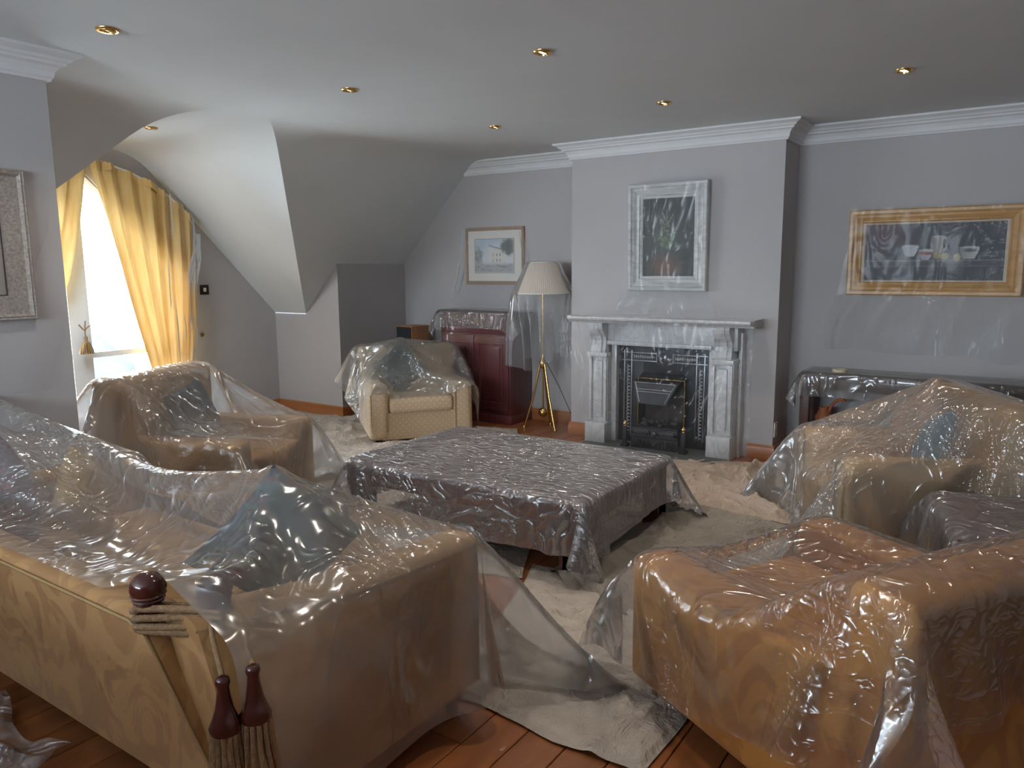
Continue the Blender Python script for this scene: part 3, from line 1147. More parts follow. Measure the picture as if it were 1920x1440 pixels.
# amber armchair seen from behind
def chair_near():
    a = R(34.15 + 25)
    d = Vector((-math.sin(a), math.cos(a)))        # facing
    e = Vector((math.cos(a), math.sin(a)))
    rz = math.atan2(d.y, d.x)
    D, Wd = 1.12, .98
    far = Vector((-1.127, 2.43))                    # front corner of its visible side
    c = far - d * D / 2 + e * Wd / 2
    r, co, tow = armchair('armchair', (c.x, c.y), rz, Wd, D, .56, .82, 'damask2', 'amber damask armchair with its square back to the room entrance', aw=.17, bt=.2, sh=.42, rounded=False, castor=True)
    P = flat(*tow(.04, -.02, 0)[:2], .99, 2.05, 1.95, rz, .042)
    P = drape(P, co, 360, seed=6)
    film('plastic_sheet', P, 'film_clear', 'glossy film over the amber damask armchair, hanging in a point at its back corner', 1)

# ------------------------------------------------------------------ rope-bound sofa
def ruled(name, st, mat, parent, rnd=4):
    """stations of (outer bottom, outer top, inner top, inner bottom): a padded panel with a rounded top"""
    V, F = [], []
    per = None
    for ob, ot, it, ib in st:
        ob, ot, it, ib = map(Vector, (ob, ot, it, ib))
        row = [ob]
        up = (ot - ob).normalized()
        w = (it - ot)
        rr = min(.035, w.length * .4)
        wd = w.normalized()
        for k in range(rnd + 1):
            t = math.pi / 2 * k / rnd
            row.append(ot - up * rr + wd * rr + (-wd * math.cos(t) + up * math.sin(t)) * rr)
        for k in range(rnd + 1):
            t = math.pi / 2 * k / rnd
            row.append(it - up * rr - wd * rr + (wd * math.sin(t) + up * math.cos(t)) * rr)
        row.append(ib)
        per = len(row)
        V += row
    n = len(st)
    for i in range(n - 1):
        for j in range(per):
            F.append((i * per + j, i * per + (j + 1) % per, (i + 1) * per + (j + 1) % per, (i + 1) * per + j))
    F.append(tuple(range(per))[::-1])
    F.append(tuple((n - 1) * per + j for j in range(per)))
    return poly_mesh(name, V, F, mat, parent, 50)

def tassel(parent, top, length, head, spread, ncord=16, mat='rope'):
    """turned wooden bell with hanging cords"""
    x, y, z = top
    t = lathe('tassel', [(.008, 0), (.016, -.004), (.019, -.015), (.015, -.028), (.017, -.05), (.023, -.085), (.031, -head + .035), (.041, -head + .014), (.038, -head), (.001, -head)], 'turned', parent, 20, (x, y, z))
    for k in range(ncord):
        a = 2 * math.pi * k / ncord
        r0, r1 = .033, .033 + spread
        L = length * (0.94 + .06 * ((k * 7) % 5) / 4)
        pts = [(r0 * math.cos(a), r0 * math.sin(a), -head), (r1 * .8 * math.cos(a), r1 * .8 * math.sin(a), -head - L * .5), (r1 * math.cos(a + .1), r1 * math.sin(a + .1), -head - L)]
        tube('cord', pts, .0068, mat, t, 6)
    return t

def sofa():
    X0, X1, Y0, Y1 = -3.85, -1.55, 1.06, 2.06
    r = empty('knole_sofa', (X0 / 2 + X1 / 2, Y0 / 2 + Y1 / 2, 0))
    tag(r, 'gold damask sofa with rope-bound corner finials and tassels', 'sofa')
    ox, oy = r.location.x, r.location.y
    def L(x, y, z):
        return (x - ox, y - oy, z)
    ht = .665
    # back panel: leans out a little, right and left edges drawn in towards the top
    st = []
    for xb, xt, zt in ((X1 - .11, -1.90, ht - .02), (X1 - .16, -1.98, ht), (-2.3, -2.35, ht), (-2.7, -2.7, ht), (-3.1, -3.08, ht), (X0 + .16, X0 + .42, ht), (X0 + .11, X0 + .34, ht - .02)):
        st.append((L(xb, Y0 + .05, .11), L(xt, Y0 - .03, zt), L(xt, Y0 + .11, zt), L(xb, Y0 + .2, .11)))
    ruled('backrest', st, 'damask', r)
    tube('piping', [Vector(s[1]) + Vector((0, -.002, -.02)) for s in st], .005, 'piping', r, 6)
    tube('piping', [Vector(st[0][0]) * (1 - t) + Vector(st[0][1]) * t + Vector((.004 - .035 * math.sin(math.pi * t) * 0, -.004, -.02 * t)) for t in np.linspace(0, 1, 8)], .005, 'piping', r, 6)
    for s in (1, -1):
        st = []
        for y, xin, zt in ((Y0 + .02, .20, .685), (Y0 + .12, .15, .685), (1.5, .04, .675), (1.8, .012, .668), (Y1, 0.0, .66)):
            xo = X1 if s > 0 else X0
            st.append((L(xo - s * .02 * (y < 1.2), y + .03 * (y < 1.1), .11), L(xo - s * xin, y, zt), L(xo - s * (xin + .15), y, zt), L(xo - s * .17, y + .03 * (y < 1.1), .11)))
        ruled('armrest', st, 'damask', r)
        tube('piping', [Vector(q[1]) + Vector((s * .003, 0, -.03)) for q in st], .005, 'piping', r, 6)
        # seam half way along the arm
        a, b = Vector(st[2][0]), Vector(st[2][1])
        xo = X1 if s > 0 else X0
        tube('piping', [Vector(L(xo + s * .001, 1.60, .12)), Vector(L(xo - s * .008, 1.60, .4)), Vector(L(xo - s * .026, 1.60, .65))], .004, 'piping', r, 6)
    box('seat_base', L(X0 + .1, Y0 + .1, .11), L(X1 - .1, Y1 - .01, .30), 'damask', r, .015)
    for k in range(3):
        w = (X1 - X0 - .34) / 3
        box('seat_cushion', L(X0 + .17 + w * k + .004, Y0 + .18, .295), L(X0 + .17 + w * (k + 1) - .004, Y1 + .005, .40), 'damask', r, .04, 4)
    for sx in (X0 + .07, X1 - .07):
        for sy in (Y0 + .14, Y1 - .08):
            lg = box('leg', L(sx - .045, sy - .045, .062), L(sx + .045, sy + .045, .125), 'turned', r, .008)
            bm = bmesh.new()
            c = Vector(L(sx, sy, .026))
            lathe_bm(bm, [(.0005, -.012), (.022, -.012), (.026, 0), (.022, .012), (.0005, .012)], 16, Matrix.Translation(c) @ Matrix.Rotation(R(90), 4, 'Y'))
            add_box(bm, c + Vector((-.017, -.008, 0)), c + Vector((-.012, .008, .045)))
            add_box(bm, c + Vector((.012, -.008, 0)), c + Vector((.017, .008, .045)))
            add_box(bm, c + Vector((-.017, -.012, .032)), c + Vector((.017, .012, .05)))
            link('castor', from_bm(bm), 'castor', lg, 40)
    ball = [(.020, -.10), (.022, -.045), (.034, -.040), (.040, -.034), (.036, -.031), (.043, -.024), (.040, -.021), (.0465, -.012), (.044, -.009), (.048, .004), (.046, .018), (.040, .031), (.028, .042), (.014, .048), (.0005, .049)]
    for s, xb, xa in ((1, -1.915, -1.755), (-1, X0 + .36, X0 + .20)):
        fb, fa = (xb, 1.055, .742), (xa, 1.148, .742)
        for q in (fb, fa):
            lathe('finial', ball, 'turned', r, 28, L(*q))
        # cord wound round both finial necks
        A, B = Vector(L(*fb)), Vector(L(*fa))
        dv = (B - A)
        dn = dv.normalized()
        sd = Vector((dn.y, -dn.x, 0))
        for w in range(4):
            z = -.05 - .017 * w
            pts = []
            for t in np.linspace(0, 2 * math.pi, 29):
                cc, ss = math.cos(t), math.sin(t)
                end = B if cc > 0 else A
                straight = max(-1, min(1, cc * 2.2))
                pts.append((A + B) / 2 + dn * (dv.length / 2 * straight + .030 * cc) + sd * (.030 * (1 if ss > 0 else -1) * min(1, abs(ss) * 3) + .004 * math.sin(3 * t + w)) + Vector((0, 0, z + .008 * math.sin(t + w * 1.3))))
            tube('rope', pts, .0105, 'rope', r, 8)
        if s > 0:
            p1, p2 = (-1.575, 1.035, .605), (-1.535, 1.095, .62)
            tassel(r, L(*p1), .17, .145, .016, 16)
            tassel(r, L(*p2), .15, .145, .016, 14)
            tube('rope', [B + Vector((.02, -.03, -.07)), B + Vector((.07, -.06, -.09)), Vector(L(*p1)) + Vector((0, 0, .0))], .007, 'rope', r, 8)
            tube('rope', [B + Vector((.03, .0, -.08)), B + Vector((.12, .0, -.08)), Vector(L(*p2))], .007, 'rope', r, 8)
    co = Coll()
    co.span((X0, Y0 - .03, 0), (X1 - .12, Y0 + .14, ht), .03)
    co.span((-1.90 - .03, Y0 - .02, 0), (-1.7, Y0 + .2, ht), .03)
    for xo, s in ((X1, 1), (X0, -1)):
        co.span((min(xo, xo - s * .19), 1.35, 0), (max(xo, xo - s * .19), Y1, .668), .04)
        a = xo - s * .14
        co.box((xo - s * .19, 1.22, .33), (.10, .22, .35), s * .42, .03)
    co.span((X0 + .1, Y0 + .1, 0), (X1 - .1, Y1, .405), .03)
    for xb, xa in ((-1.915, -1.755), (X0 + .36, X0 + .20)):
        co.ball((xb, 1.055, .745), .05)
        co.ball((xa, 1.148, .745), .05)
    cs = [((-2.08, 1.62, .655), .44, .17, R(150), R(-12), R(43), 'cush_teal', 'teal floral cushion on its corner at the finial end of the sofa'),
          ((-3.60, 1.40, .66), .44, .16, R(60), R(-14), R(40), 'cush_red', 'red and blue cushion at the far end of the rope-bound sofa'),
          ((-3.38, 1.62, .60), .36, .14, R(35), R(-16), R(38), 'cush_tan', 'tan cushion on its corner in the rope-bound sofa')]
    tops = []
    for c, sz, th, rz, ti, sp, m, lab in cs:
        o, mm = cushion('scatter_cushion', c, sz, th, rz, ti, sp, m, lab)
        tops.append(peak(c, mm, sz))
        cushion_colliders(co, c, mm, sz, th)
    P = flat(-2.545, 1.955, 1.03, 3.35, 2.0, R(1.0), .044)
    nu, nv = P.shape[:2]
    pins = [(0, int(nv * .42) + k, (-4.262, 1.60 + .04 * k, 1.0 - abs(k) * .012)) for k in (-1, 0, 1)]
    pins += [pin_at(P, q) for q in tops]
    P = drape(P, co, 380, pins=pins, seed=2, limit=clear_of_wall)
    film('plastic_sheet', P, 'film', 'large clear film tented over the cushions of the rope-bound sofa')

# ------------------------------------------------------------------ coffee table
def coffee_table():
    cx, cy, lx, ly, h = -2.58, 3.76, 1.66, 1.14, .42
    r = empty('coffee_table', (cx, cy, 0))
    tag(r, 'low dark mahogany coffee table with curved leg brackets', 'coffee table')
    box('table_top', (-lx / 2, -ly / 2, h - .035), (lx / 2, ly / 2, h), 'mahoganyh', r, .006)
    def apron(axis, half, off, th):
        o = []
        lw, top, bot = .115, h - .035, h - .125
        o = [(-half, 0), (-half + lw, 0)]
        for t in np.linspace(0, math.pi / 2, 8):
            o.append((-half + lw + .015 + .10 * (1 - math.cos(t)), bot - .10 + .10 * math.sin(t)) if t > 0 else (-half + lw + .012, bot - .12))
        for t in np.linspace(math.pi / 2, 0, 8):
            o.append((half - lw - .015 - .10 * (1 - math.cos(t)), bot - .10 + .10 * math.sin(t)) if t > 0 else (half - lw - .012, bot - .12))
        o += [(half - lw, 0), (half, 0), (half, top), (-half, top)]
        prism('apron', o, axis, off - th / 2, off + th / 2, 'mahoganyh', r)
    apron(1, lx / 2 - .02, -ly / 2 + .05, .06)
    apron(1, lx / 2 - .02, ly / 2 - .05, .06)
    apron(0, ly / 2 - .02, -lx / 2 + .05, .06)
    apron(0, ly / 2 - .02, lx / 2 - .05, .06)
    for sx in (-1, 1):
        for sy in (-1, 1):
            x, y = sx * (lx / 2 - .075), sy * (ly / 2 - .075)
            box('leg', (x - .055, y - .055, 0), (x + .055, y + .055, h - .034), 'mahoganyh', r, .008)
    co = Coll()
    co.span((cx - lx / 2, cy - ly / 2, h - .14), (cx + lx / 2, cy + ly / 2, h), .008)
    for sx in (-1, 1):
        for sy in (-1, 1):
            x, y = cx + sx * (lx / 2 - .075), cy + sy * (ly / 2 - .075)
            co.span((x - .06, y - .06, 0), (x + .06, y + .06, h - .03), .01)
    P = flat(cx - .02, cy + .06, h + .04, lx + .62, ly + .78, R(2.5), .03)
    P = drape(P, co, 260, seed=8, mu=.5, sag=.1)
    x, y = P[..., 0], P[..., 1]
    fan = np.arctan2(y - (cy + ly * .9), x - (cx - lx * .55))
    rad = np.hypot(y - (cy + ly * .9), x - (cx - lx * .55))
    wv = 1 - np.abs(vnoise(fan * 26 + vnoise(x * 3, y * 3, 2), rad * 1.6, 5) * 2 - 1)
    w2 = 1 - np.abs(vnoise(x * 9 + y * 4, y * 13 - x * 3, 6) * 2 - 1)
    on = np.clip((P[..., 2] - (h - .03)) / .03, 0, 1) * np.clip(np.minimum(lx / 2 - np.abs(x - cx), ly / 2 - np.abs(y - cy)) * 12, 0, 1)
    P[..., 2] += on * (.011 * wv ** 3 + .006 * w2 ** 3)
    film('plastic_sheet', P, 'film_table', 'shiny film stretched over the mahogany coffee table')

def side_table():
    cx, cy, h = .10, 3.98, .46
    rz = R(14)
    r = empty('side_table', (cx, cy, 0), rz)
    tag(r, 'dark square side table between the two amber armchairs', 'table')
    box('table_top', (-.36, -.36, h - .04), (.36, .36, h), 'mahoganyh', r, .012)
    box('apron', (-.32, -.32, h - .13), (.32, .32, h - .039), 'mahoganyh', r, .004)
    for sx in (-1, 1):
        for sy in (-1, 1):
            box('leg', (sx * .30 - .03, sy * .30 - .03, 0), (sx * .30 + .03, sy * .30 + .03, h - .12), 'mahoganyh', r, .005)
    co = Coll()
    co.box((cx, cy, h / 2), (.36, .36, h / 2), rz, .05)
    P = flat(cx, cy, h + .03, 1.35, 1.3, rz + .1, .045)
    P = drape(P, co, 220, seed=9, sag=.1)
    film('plastic_sheet', P, 'film_white', 'crumpled film over the dark square side table')

# ------------------------------------------------------------------ fireplace
def fireplace():
    r = empty('fireplace_surround', (-2.58, YC, 0))
    tag(r, 'carved grey white marble fireplace surround with mantel shelf', 'fireplace')
    y = lambda v: v - YC
    XC = -2.58
    def bx(nm, x0, x1, y0, y1, z0, z1, m='marble', bev=.006):
        return box(nm, (x0 - XC, y(y0), z0), (x1 - XC, y(y1), z1), m, r, bev)
    # mantel shelf with moulded front: swept profile
    prof = [(5.925, 1.128), (5.915, 1.140), (5.915, 1.158), (5.925, 1.165), (YC, 1.165), (YC, 1.105), (5.96, 1.105), (5.95, 1.118)]
    prism('mantel_shelf', [(y(a), b) for a, b in prof], 0, -3.41 - XC, -1.77 - XC, 'marble', r, .004)
    bx('frieze', -3.25, -1.92, 6.10, YC, .905, 1.106)
    bx('frieze_moulding', -3.10, -2.13, 6.075, 6.12, .905, .94)
    for s, x0, x1 in ((-1, -3.255, -3.07), (1, -2.115, -1.93)):
        bx('plinth', x0 - .008, x1 + .008, 5.99, YC, 0, .20)
        bx('jamb', x0, x1, 6.06, YC, .20, .80)
        bx('jamb_panel', x0 + .05, x1 - .05, 6.045, 6.07, .24, .76, 'marble', .012)
        bx('jamb_rib', x0 + .005, x0 + .032, 6.04, 6.07, .21, .79, 'marble', .008)
        bx('jamb_rib', x1 - .032, x1 - .005, 6.04, 6.07, .21, .79, 'marble', .008)
        bx('capital', x0 - .008, x1 + .008, 6.02, YC, .795, .835)
        # scrolled corbel: S profile in (y, z)
        pf = [(YC, .83), (6.05, .83), (6.045, .86), (6.06, .90), (6.065, .94), (6.05, .98), (6.015, 1.01), (5.985, 1.05), (5.975, 1.09), (5.98, 1.106), (YC, 1.106)]
        prism('corbel', [(y(a), b) for a, b in pf], 0, x0 + .02 - XC, x1 - .02 - XC, 'marble', r, .006)
        prism('corbel_rib', [(y(a) - .008, b) for a, b in pf], 0, x0 + .06 - XC, x1 - .06 - XC, 'marble', r, .004)
        xi = x1 if s < 0 else x0 - .05
        bx('inner_jamb', min(xi, xi + .05), max(xi, xi + .05), 6.13, YC, 0, .91)
        bx('return', (x0 - .03) if s < 0 else x1, x0 if s < 0 else (x1 + .03), 6.17, YC, 0, 1.05)
    # hearth
    h = box('hearth', (-3.25, 5.80, 0.0), (-1.93, YC, .022), 'slate', None, .004)
    tag(h, 'dark slate hearth slab under the fireplace', 'hearth')
    # cast iron insert
    g = empty('fire_insert', (XC, 6.22, 0))
    tag(g, 'black cast iron fireplace insert with gas fire and hood', 'fireplace insert')
    def ib(nm, x0, x1, y0, y1, z0, z1, m='iron', bev=.003, par=None):
        return box(nm, (x0 - XC, y0 - 6.22, z0), (x1 - XC, y1 - 6.22, z1), m, par or g, bev)
    IX0, IX1, IT = -3.02, -2.165, .905
    ib('back_plate', IX0, IX1, 6.235, 6.258, .022, IT, 'firebox')
    ib('side_plate', IX0, IX0 + .24, 6.19, 6.236, .022, IT)
    ib('side_plate', IX1 - .24, IX1, 6.19, 6.236, .022, IT)
    ib('top_plate', IX0 + .24, IX1 - .24, 6.19, 6.236, .66, IT)
    # raised burnished lines of the tile bands
    for zz in (.765, .835):
        ib('band_line', IX0 + .03, XC - .075, 6.182, 6.192, zz - .004, zz + .004, 'ironlit', .001)
        ib('band_line', XC + .075, IX1 - .03, 6.182, 6.192, zz - .004, zz + .004, 'ironlit', .001)
    for x in (IX0 + .055, IX0 + .125, IX1 - .125, IX1 - .055):
        ib('band_line', x - .004, x + .004, 6.182, 6.192, .09, .855, 'ironlit', .001)
    for s in (-1, 1):
        for z1, z2 in ((.765, .742), (.835, .858)):
            tube('band_line', [(s * .085, -.034, z1), (s * .068, -.034, (z1 + z2) / 2), (s * .052, -.034, z2)], .004, 'ironlit', g, 6)
        tube('band_line', [(s * .075, -.034, .765), (s * .075, -.034, .835)], .004, 'ironlit', g, 6)
    # cast leaf ornaments in the bands
    def leaf(x, z, k, sc=1.0):
        bm = bmesh.new()
        for q in range(3):
            a = k * 2.1 + q * 2.09
            m = Matrix.Translation((x - XC, -.03, z)) @ Matrix.Rotation(a, 4, 'Y') @ Matrix.Translation((.009 * sc, 0, 0)) @ Matrix.Diagonal((1.6, .5, .8, 1))
            bmesh.ops.create_uvsphere(bm, u_segments=8, v_segments=5, radius=.0075 * sc, matrix=m)
        link('ornament', from_bm(bm), 'ironlit', g, 180)
    for k in range(9):
        leaf(IX0 + .15 + k * .022, .80, k)
        leaf(XC + .10 + k * .022, .80, k + 3)
    for k in range(20):
        leaf(IX0 + .09, .12 + k * .031, k)
        leaf(IX1 - .09, .12 + k * .031, k + 1)
    bm = bmesh.new()
    bmesh.ops.create_uvsphere(bm, u_segments=12, v_segments=8, radius=.02, matrix=Matrix.Translation((0, -.03, .80)) @ Matrix.Diagonal((.8, .5, 1.5, 1)))
    for s in (-1, 1):
        bmesh.ops.create_uvsphere(bm, u_segments=10, v_segments=6, radius=.01, matrix=Matrix.Translation((s * .032, -.03, .79)) @ Matrix.Diagonal((.8, .5, 1.6, 1)))
    link('crest', from_bm(bm), 'ironlit', g, 180)
    # splayed cheeks to the firebox, brass edged opening
    fx0, fx1, fz = -2.80, -2.37, .62
    def quadp(nm, pts, m):
        o = poly_mesh(nm, [(p[0] - XC, p[1] - 6.22, p[2]) for p in pts], [(0, 1, 2, 3)], m, g)
        sd = o.modifiers.new('thickness', 'SOLIDIFY')
        sd.thickness = .006
        return o
    quadp('cheek_plate', [(IX0 + .24, 6.188, .03), (fx0, 6.13, .03), (fx0, 6.13, fz), (IX0 + .24, 6.188, .66)], 'iron')
    quadp('cheek_plate', [(IX1 - .24, 6.188, .03), (fx1, 6.13, .03), (fx1, 6.13, fz), (IX1 - .24, 6.188, .66)], 'iron')
    quadp('cheek_plate', [(IX0 + .24, 6.188, .66), (IX1 - .24, 6.188, .66), (fx1, 6.13, fz), (fx0, 6.13, fz)], 'iron')
    bt = [(fx0 - XC, -.095, .20), (fx0 - XC, -.095, fz), (fx1 - XC, -.095, fz), (fx1 - XC, -.095, .20)]
    for a, b in zip(bt, bt[1:]):
        tube('brass_edge', [a, b], .0035, 'brass', g, 8)
    # hood
    hp = [(-2.84, 6.11, .59), (-2.42, 6.11, .59), (-2.50, 6.03, .41), (-2.76, 6.03, .41)]
    bm = bmesh.new()
    f4 = [bm.verts.new((p[0] - XC, p[1] - 6.22, p[2])) for p in hp]
    b4 = [bm.verts.new((p[0] - XC, -.02, p[2] + (.02 if i < 2 else .05))) for i, p in enumerate(hp)]
    bm.faces.new(f4)
    bm.faces.new(b4[::-1])
    for i in range(4):
        bm.faces.new((f4[i], b4[i], b4[(i + 1) % 4], f4[(i + 1) % 4]))
    hd = link('hood', from_bm(bm), 'iron_grey', g)
    def hpnt(u, v):
        a = Vector(hp[0]).lerp(Vector(hp[1]), u)
        b = Vector(hp[3]).lerp(Vector(hp[2]), u)
        p = a.lerp(b, v)
        return (p.x - XC, p.y - 6.22 - .004, p.z)
    for line in ([(.04, .04), (.96, .04)], [(.04, .34), (.96, .34)], [(.04, .46), (.96, .46)], [(.05, .04), (.07, .92)], [(.95, .04), (.93, .92)]):
        tube('hood_rib', [hpnt(*q) for q in line], .0045, 'ironlit', hd, 6)
    # coals, fret and ash cover
    ib('burner_tray', -2.78, -2.39, 6.02, 6.20, .17, .21)
    for k in range(22):
        bm = bmesh.new()
        bmesh.ops.create_icosphere(bm, subdivisions=1, radius=.026, matrix=Matrix.Translation((random.uniform(-.17, .17), random.uniform(-.16, -.05), .215 + random.uniform(0, .045))) @ Matrix.Rotation(random.random() * 3, 4, 'X') @ Matrix.Diagonal((1, .8, .75, 1)))
        link('coal', from_bm(bm), 'coal', g)
    ib('fret_rail', -2.80, -2.37, 5.985, 6.02, .165, .205)
    ib('fret_rail', -2.80, -2.37, 5.98, 6.02, .115, .15)
    for x in (-2.70, -2.47):
        ib('fret_panel', x - .07, x + .07, 5.976, 5.99, .155, .19, 'iron_grey')
    lathe('fret_boss', [(.022, 0), (.022, .008), (.012, .012), (.0005, .012)], 'iron_grey', g, 18, (0, 5.978 - 6.22, .16), Matrix.Rotation(R(90), 4, 'X'))
    ib('ash_cover', -2.80, -2.37, 5.99, 6.02, .022, .115)
    for k in range(24):
        x = -2.775 + k * .0165
        if abs(x + 2.585) > .03:
            ib('ash_cover_bar', x - .003, x + .003, 5.978, 5.992, .04, .10, 'iron_grey', .001)
    bm = bmesh.new()
    vv = [bm.verts.new(p) for p in ((-.045, -.246, .10), (.045, -.246, .10), (0, -.25, .05))]
    bm.faces.new(vv)
    o = link('ash_cover_plate', from_bm(bm), 'iron_grey', g)
    o.modifiers.new('thickness', 'SOLIDIFY').thickness = .006
    for x in (-2.855, -2.315):
        po = ib('firedog', x - .018, x + .018, 5.97, 6.0, .022, .20, 'iron')
        ib('firedog_foot', x - .03, x + .03, 5.955, 6.02, .022, .05, 'iron')
        lathe('firedog_finial', [(.012, 0), (.016, .006), (.010, .012), (.017, .022), (.018, .032), (.010, .045), (.004, .052), (.0005, .056)], 'brass', g, 16, (x - XC, 5.985 - 6.22, .20))

# ------------------------------------------------------------------ pictures
def painting(name, w, h, fn, parent, n=(110, 80)):
    nu, nv = n
    u, v = np.meshgrid(np.linspace(0, 1, nu), np.linspace(0, 1, nv), indexing='ij')
    col = np.clip(fn(u, v), 0, 1)
    P = np.stack([(u - .5) * w, np.zeros_like(u), (v - .5) * h], -1)
    o = poly_mesh(name, P.reshape(-1, 3).tolist(), grid_faces(nu, nv), 'paint', parent)
    at = o.data.color_attributes.new('paint', 'FLOAT_COLOR', 'POINT')
    rgba = np.concatenate([col.reshape(-1, 3), np.ones((nu * nv, 1))], 1).astype(np.float32)
    at.data.foreach_set('color', rgba.ravel())
    return o

def C3(*c):
    return np.array(c, float)

def blend(img, mask, col):
    return img * (1 - mask[..., None]) + np.array(col) * mask[..., None]

def ell(u, v, cu, cv, ru, rv, soft=.12):
    d = np.sqrt(((u - cu) / ru) ** 2 + ((v - cv) / rv) ** 2)
    return np.clip((1 - d) / soft, 0, 1)

def rect(u, v, u0, u1, v0, v1):
    return ((u > u0) & (u < u1) & (v > v0) & (v < v1)).astype(float)

def paint_street(u, v):
    img = np.ones(u.shape + (3,)) * C3(.66, .70, .74)
    sky = np.clip((v - .45) / .4, 0, 1) * vnoise(u * 5, v * 5, 3)
    img = blend(img, sky * .6, (.34, .44, .60))
    hs = ((u > .36) & (u < .86) & (v > .28) & (v < .80 - (u - .36) * .34)).astype(float)
    img = blend(img, hs * .95, (.74, .71, .64))
    for cu in (.48, .58, .66):
        for cv in (.36, .52):
            img = blend(img, rect(u, v, cu - .012, cu + .012, cv - .05, cv + .04), (.22, .23, .25))
    roof = ((np.abs(v - (.80 - (u - .36) * .34)) < .018) & (u > .36) & (u < .75)).astype(float)
    img = blend(img, roof, (.25, .26, .32))
    tree = np.clip(ell(u, v, .88, .75, .28, .32, .5) * 1.6 - vnoise(u * 22, v * 18, 1) * .8, 0, 1)
    img = blend(img, tree, (.10, .12, .11))
    t2 = np.clip(ell(u, v, .08, .5, .2, .38, .6) * 1.3 - vnoise(u * 20, v * 18, 2) * .8, 0, 1)
    img = blend(img, t2 * .8, (.16, .17, .14))
    gr = np.clip((.30 - v) / .1, 0, 1)
    img = blend(img, gr, (.42, .42, .42))
    img = blend(img, gr * np.clip(vnoise(u * 14, v * 26, 5) * 1.6 - .8, 0, 1), (.18, .18, .19))
    return img

def paint_hanging(u, v):
    f = vnoise(u * 4, v * 4, 1)
    img = np.ones(u.shape + (3,)) * C3(.055, .062, .06)
    img = blend(img, ell(u, v, .42, .5, .5, .45, .9) * .8, (.14, .15, .13))
    img = blend(img, ell(u, v, .45, .12, .4, .22, .9) * .8, (.24, .13, .10))
    img = blend(img, (np.abs(u - .47 - .0 * v) < .006) * ((v > .72) & (v < .86)).astype(float), (.30, .31, .25))
    for k in range(60):
        a = random.random()
        cv = .36 + .34 * a
        wd = .02 + .15 * math.sin(math.pi * min(1, a * 1.15)) ** .8
        cu = .48 + random.uniform(-wd, wd)
        s = random.uniform(.8, 1.2)
        img = blend(img, ell(u, v, cu, cv, .028 * s, .024 * s, .5), (.16 * s, .20 * s, .14 * s))
        img = blend(img, ell(u, v, cu - .007, cv + .006, .009, .008, .6) * .7, (.36, .40, .30))
    for q in ((.38, .82, .46, .70), (.60, .80, .50, .68), (.34, .74, .44, .66)):
        d = np.abs((u - q[0]) * (q[3] - q[1]) - (v - q[1]) * (q[2] - q[0])) / math.hypot(q[2] - q[0], q[3] - q[1])
        m = (d < .006) & (u > min(q[0], q[2])) & (u < max(q[0], q[2]))
        img = blend(img, m.astype(float), (.30, .31, .24))
    return img

def paint_still(u, v):
    img = np.ones(u.shape + (3,)) * C3(.012, .014, .022)
    img = blend(img, ell(u, v, .12, .85, .3, .5, .9) * .6, (.10, .015, .03))
    img = blend(img, rect(u, v, 0, 1, .335, .36), (.14, .13, .14))
    img = blend(img, rect(u, v, 0, 1, .22, .335) * .6, (.045, .035, .045))
    img = blend(img, rect(u, v, 0, 1, .25, .262) * .8, (.15, .13, .13))
    # left bowl, striped bowl, jug, right bowl, fruit
    def bowl(cu, cv, w, h, c, rim=None):
        nonlocal img
        t = (cv + h - v) / h
        m = ((np.abs(u - cu) < w * (1 - .5 * np.clip(t, 0, 1) ** 1.5)) & (t > 0) & (t < 1)).astype(float)
        sh = np.clip((u - cu) / w * .35 + .75, .3, 1)
        img = img * (1 - m[..., None]) + (np.array(c) * sh[..., None]) * m[..., None]
        img = blend(img, ell(u, v, cu, cv + h, w, .018, .4), rim or (.5, .5, .5))
    jm = rect(u, v, .485, .575, .47, .76)
    sh = np.clip(1.1 - np.abs(u - .545) * 9, .35, 1)
    img = img * (1 - jm[..., None]) + (C3(.34, .31, .29) * sh[..., None]) * jm[..., None]
    img = blend(img, ell(u, v, .53, .765, .045, .022, .4), (.40, .37, .35))
    hd = np.abs(np.sqrt(((u - .578) / .022) ** 2 + ((v - .64) / .11) ** 2) - 1) < .22
    img = blend(img, (hd & (u > .575)).astype(float), (.32, .30, .29))
    bowl(.34, .42, .06, .19, (.58, .60, .64))
    bowl(.455, .365, .05, .17, (.52, .52, .54))
    img = blend(img, rect(u, v, .405, .50, .455, .50), (.26, .04, .04))
    bowl(.755, .37, .07, .20, (.50, .50, .48))
    img = blend(img, ell(u, v, .76, .52, .055, .04, .4), (.06, .06, .05))
    for cu, cv in ((.535, .44), (.59, .42), (.675, .40)):
        img = blend(img, ell(u, v, cu, cv, .033, .075, .35), (.36, .30, .12))
        img = blend(img, ell(u, v, cu - .01, cv + .03, .013, .026, .7) * .6, (.60, .55, .30))
    return img

def paint_beige(u, v):
    img = np.ones(u.shape + (3,)) * C3(.30, .26, .22)
    return blend(img, vnoise(u * 6, v * 7, 9) * .5, (.40, .33, .24))

def frame_mesh(name, w, h, prof, mat, parent):
    """mitred frame; prof = list of (inset from outer edge, forward depth)"""
    bm = bmesh.new()
    rows = []
    for ins, dep in prof:
        a, b = w / 2 - ins, h / 2 - ins
        rows.append([bm.verts.new((sx * a, -dep, sz * b)) for sx, sz in ((-1, -1), (1, -1), (1, 1), (-1, 1))])
    for A, B in zip(rows, rows[1:]):
        for k in range(4):
            bm.faces.new((A[k], A[(k + 1) % 4], B[(k + 1) % 4], B[k]))
    return link(name, from_bm(bm), mat, parent, 20)

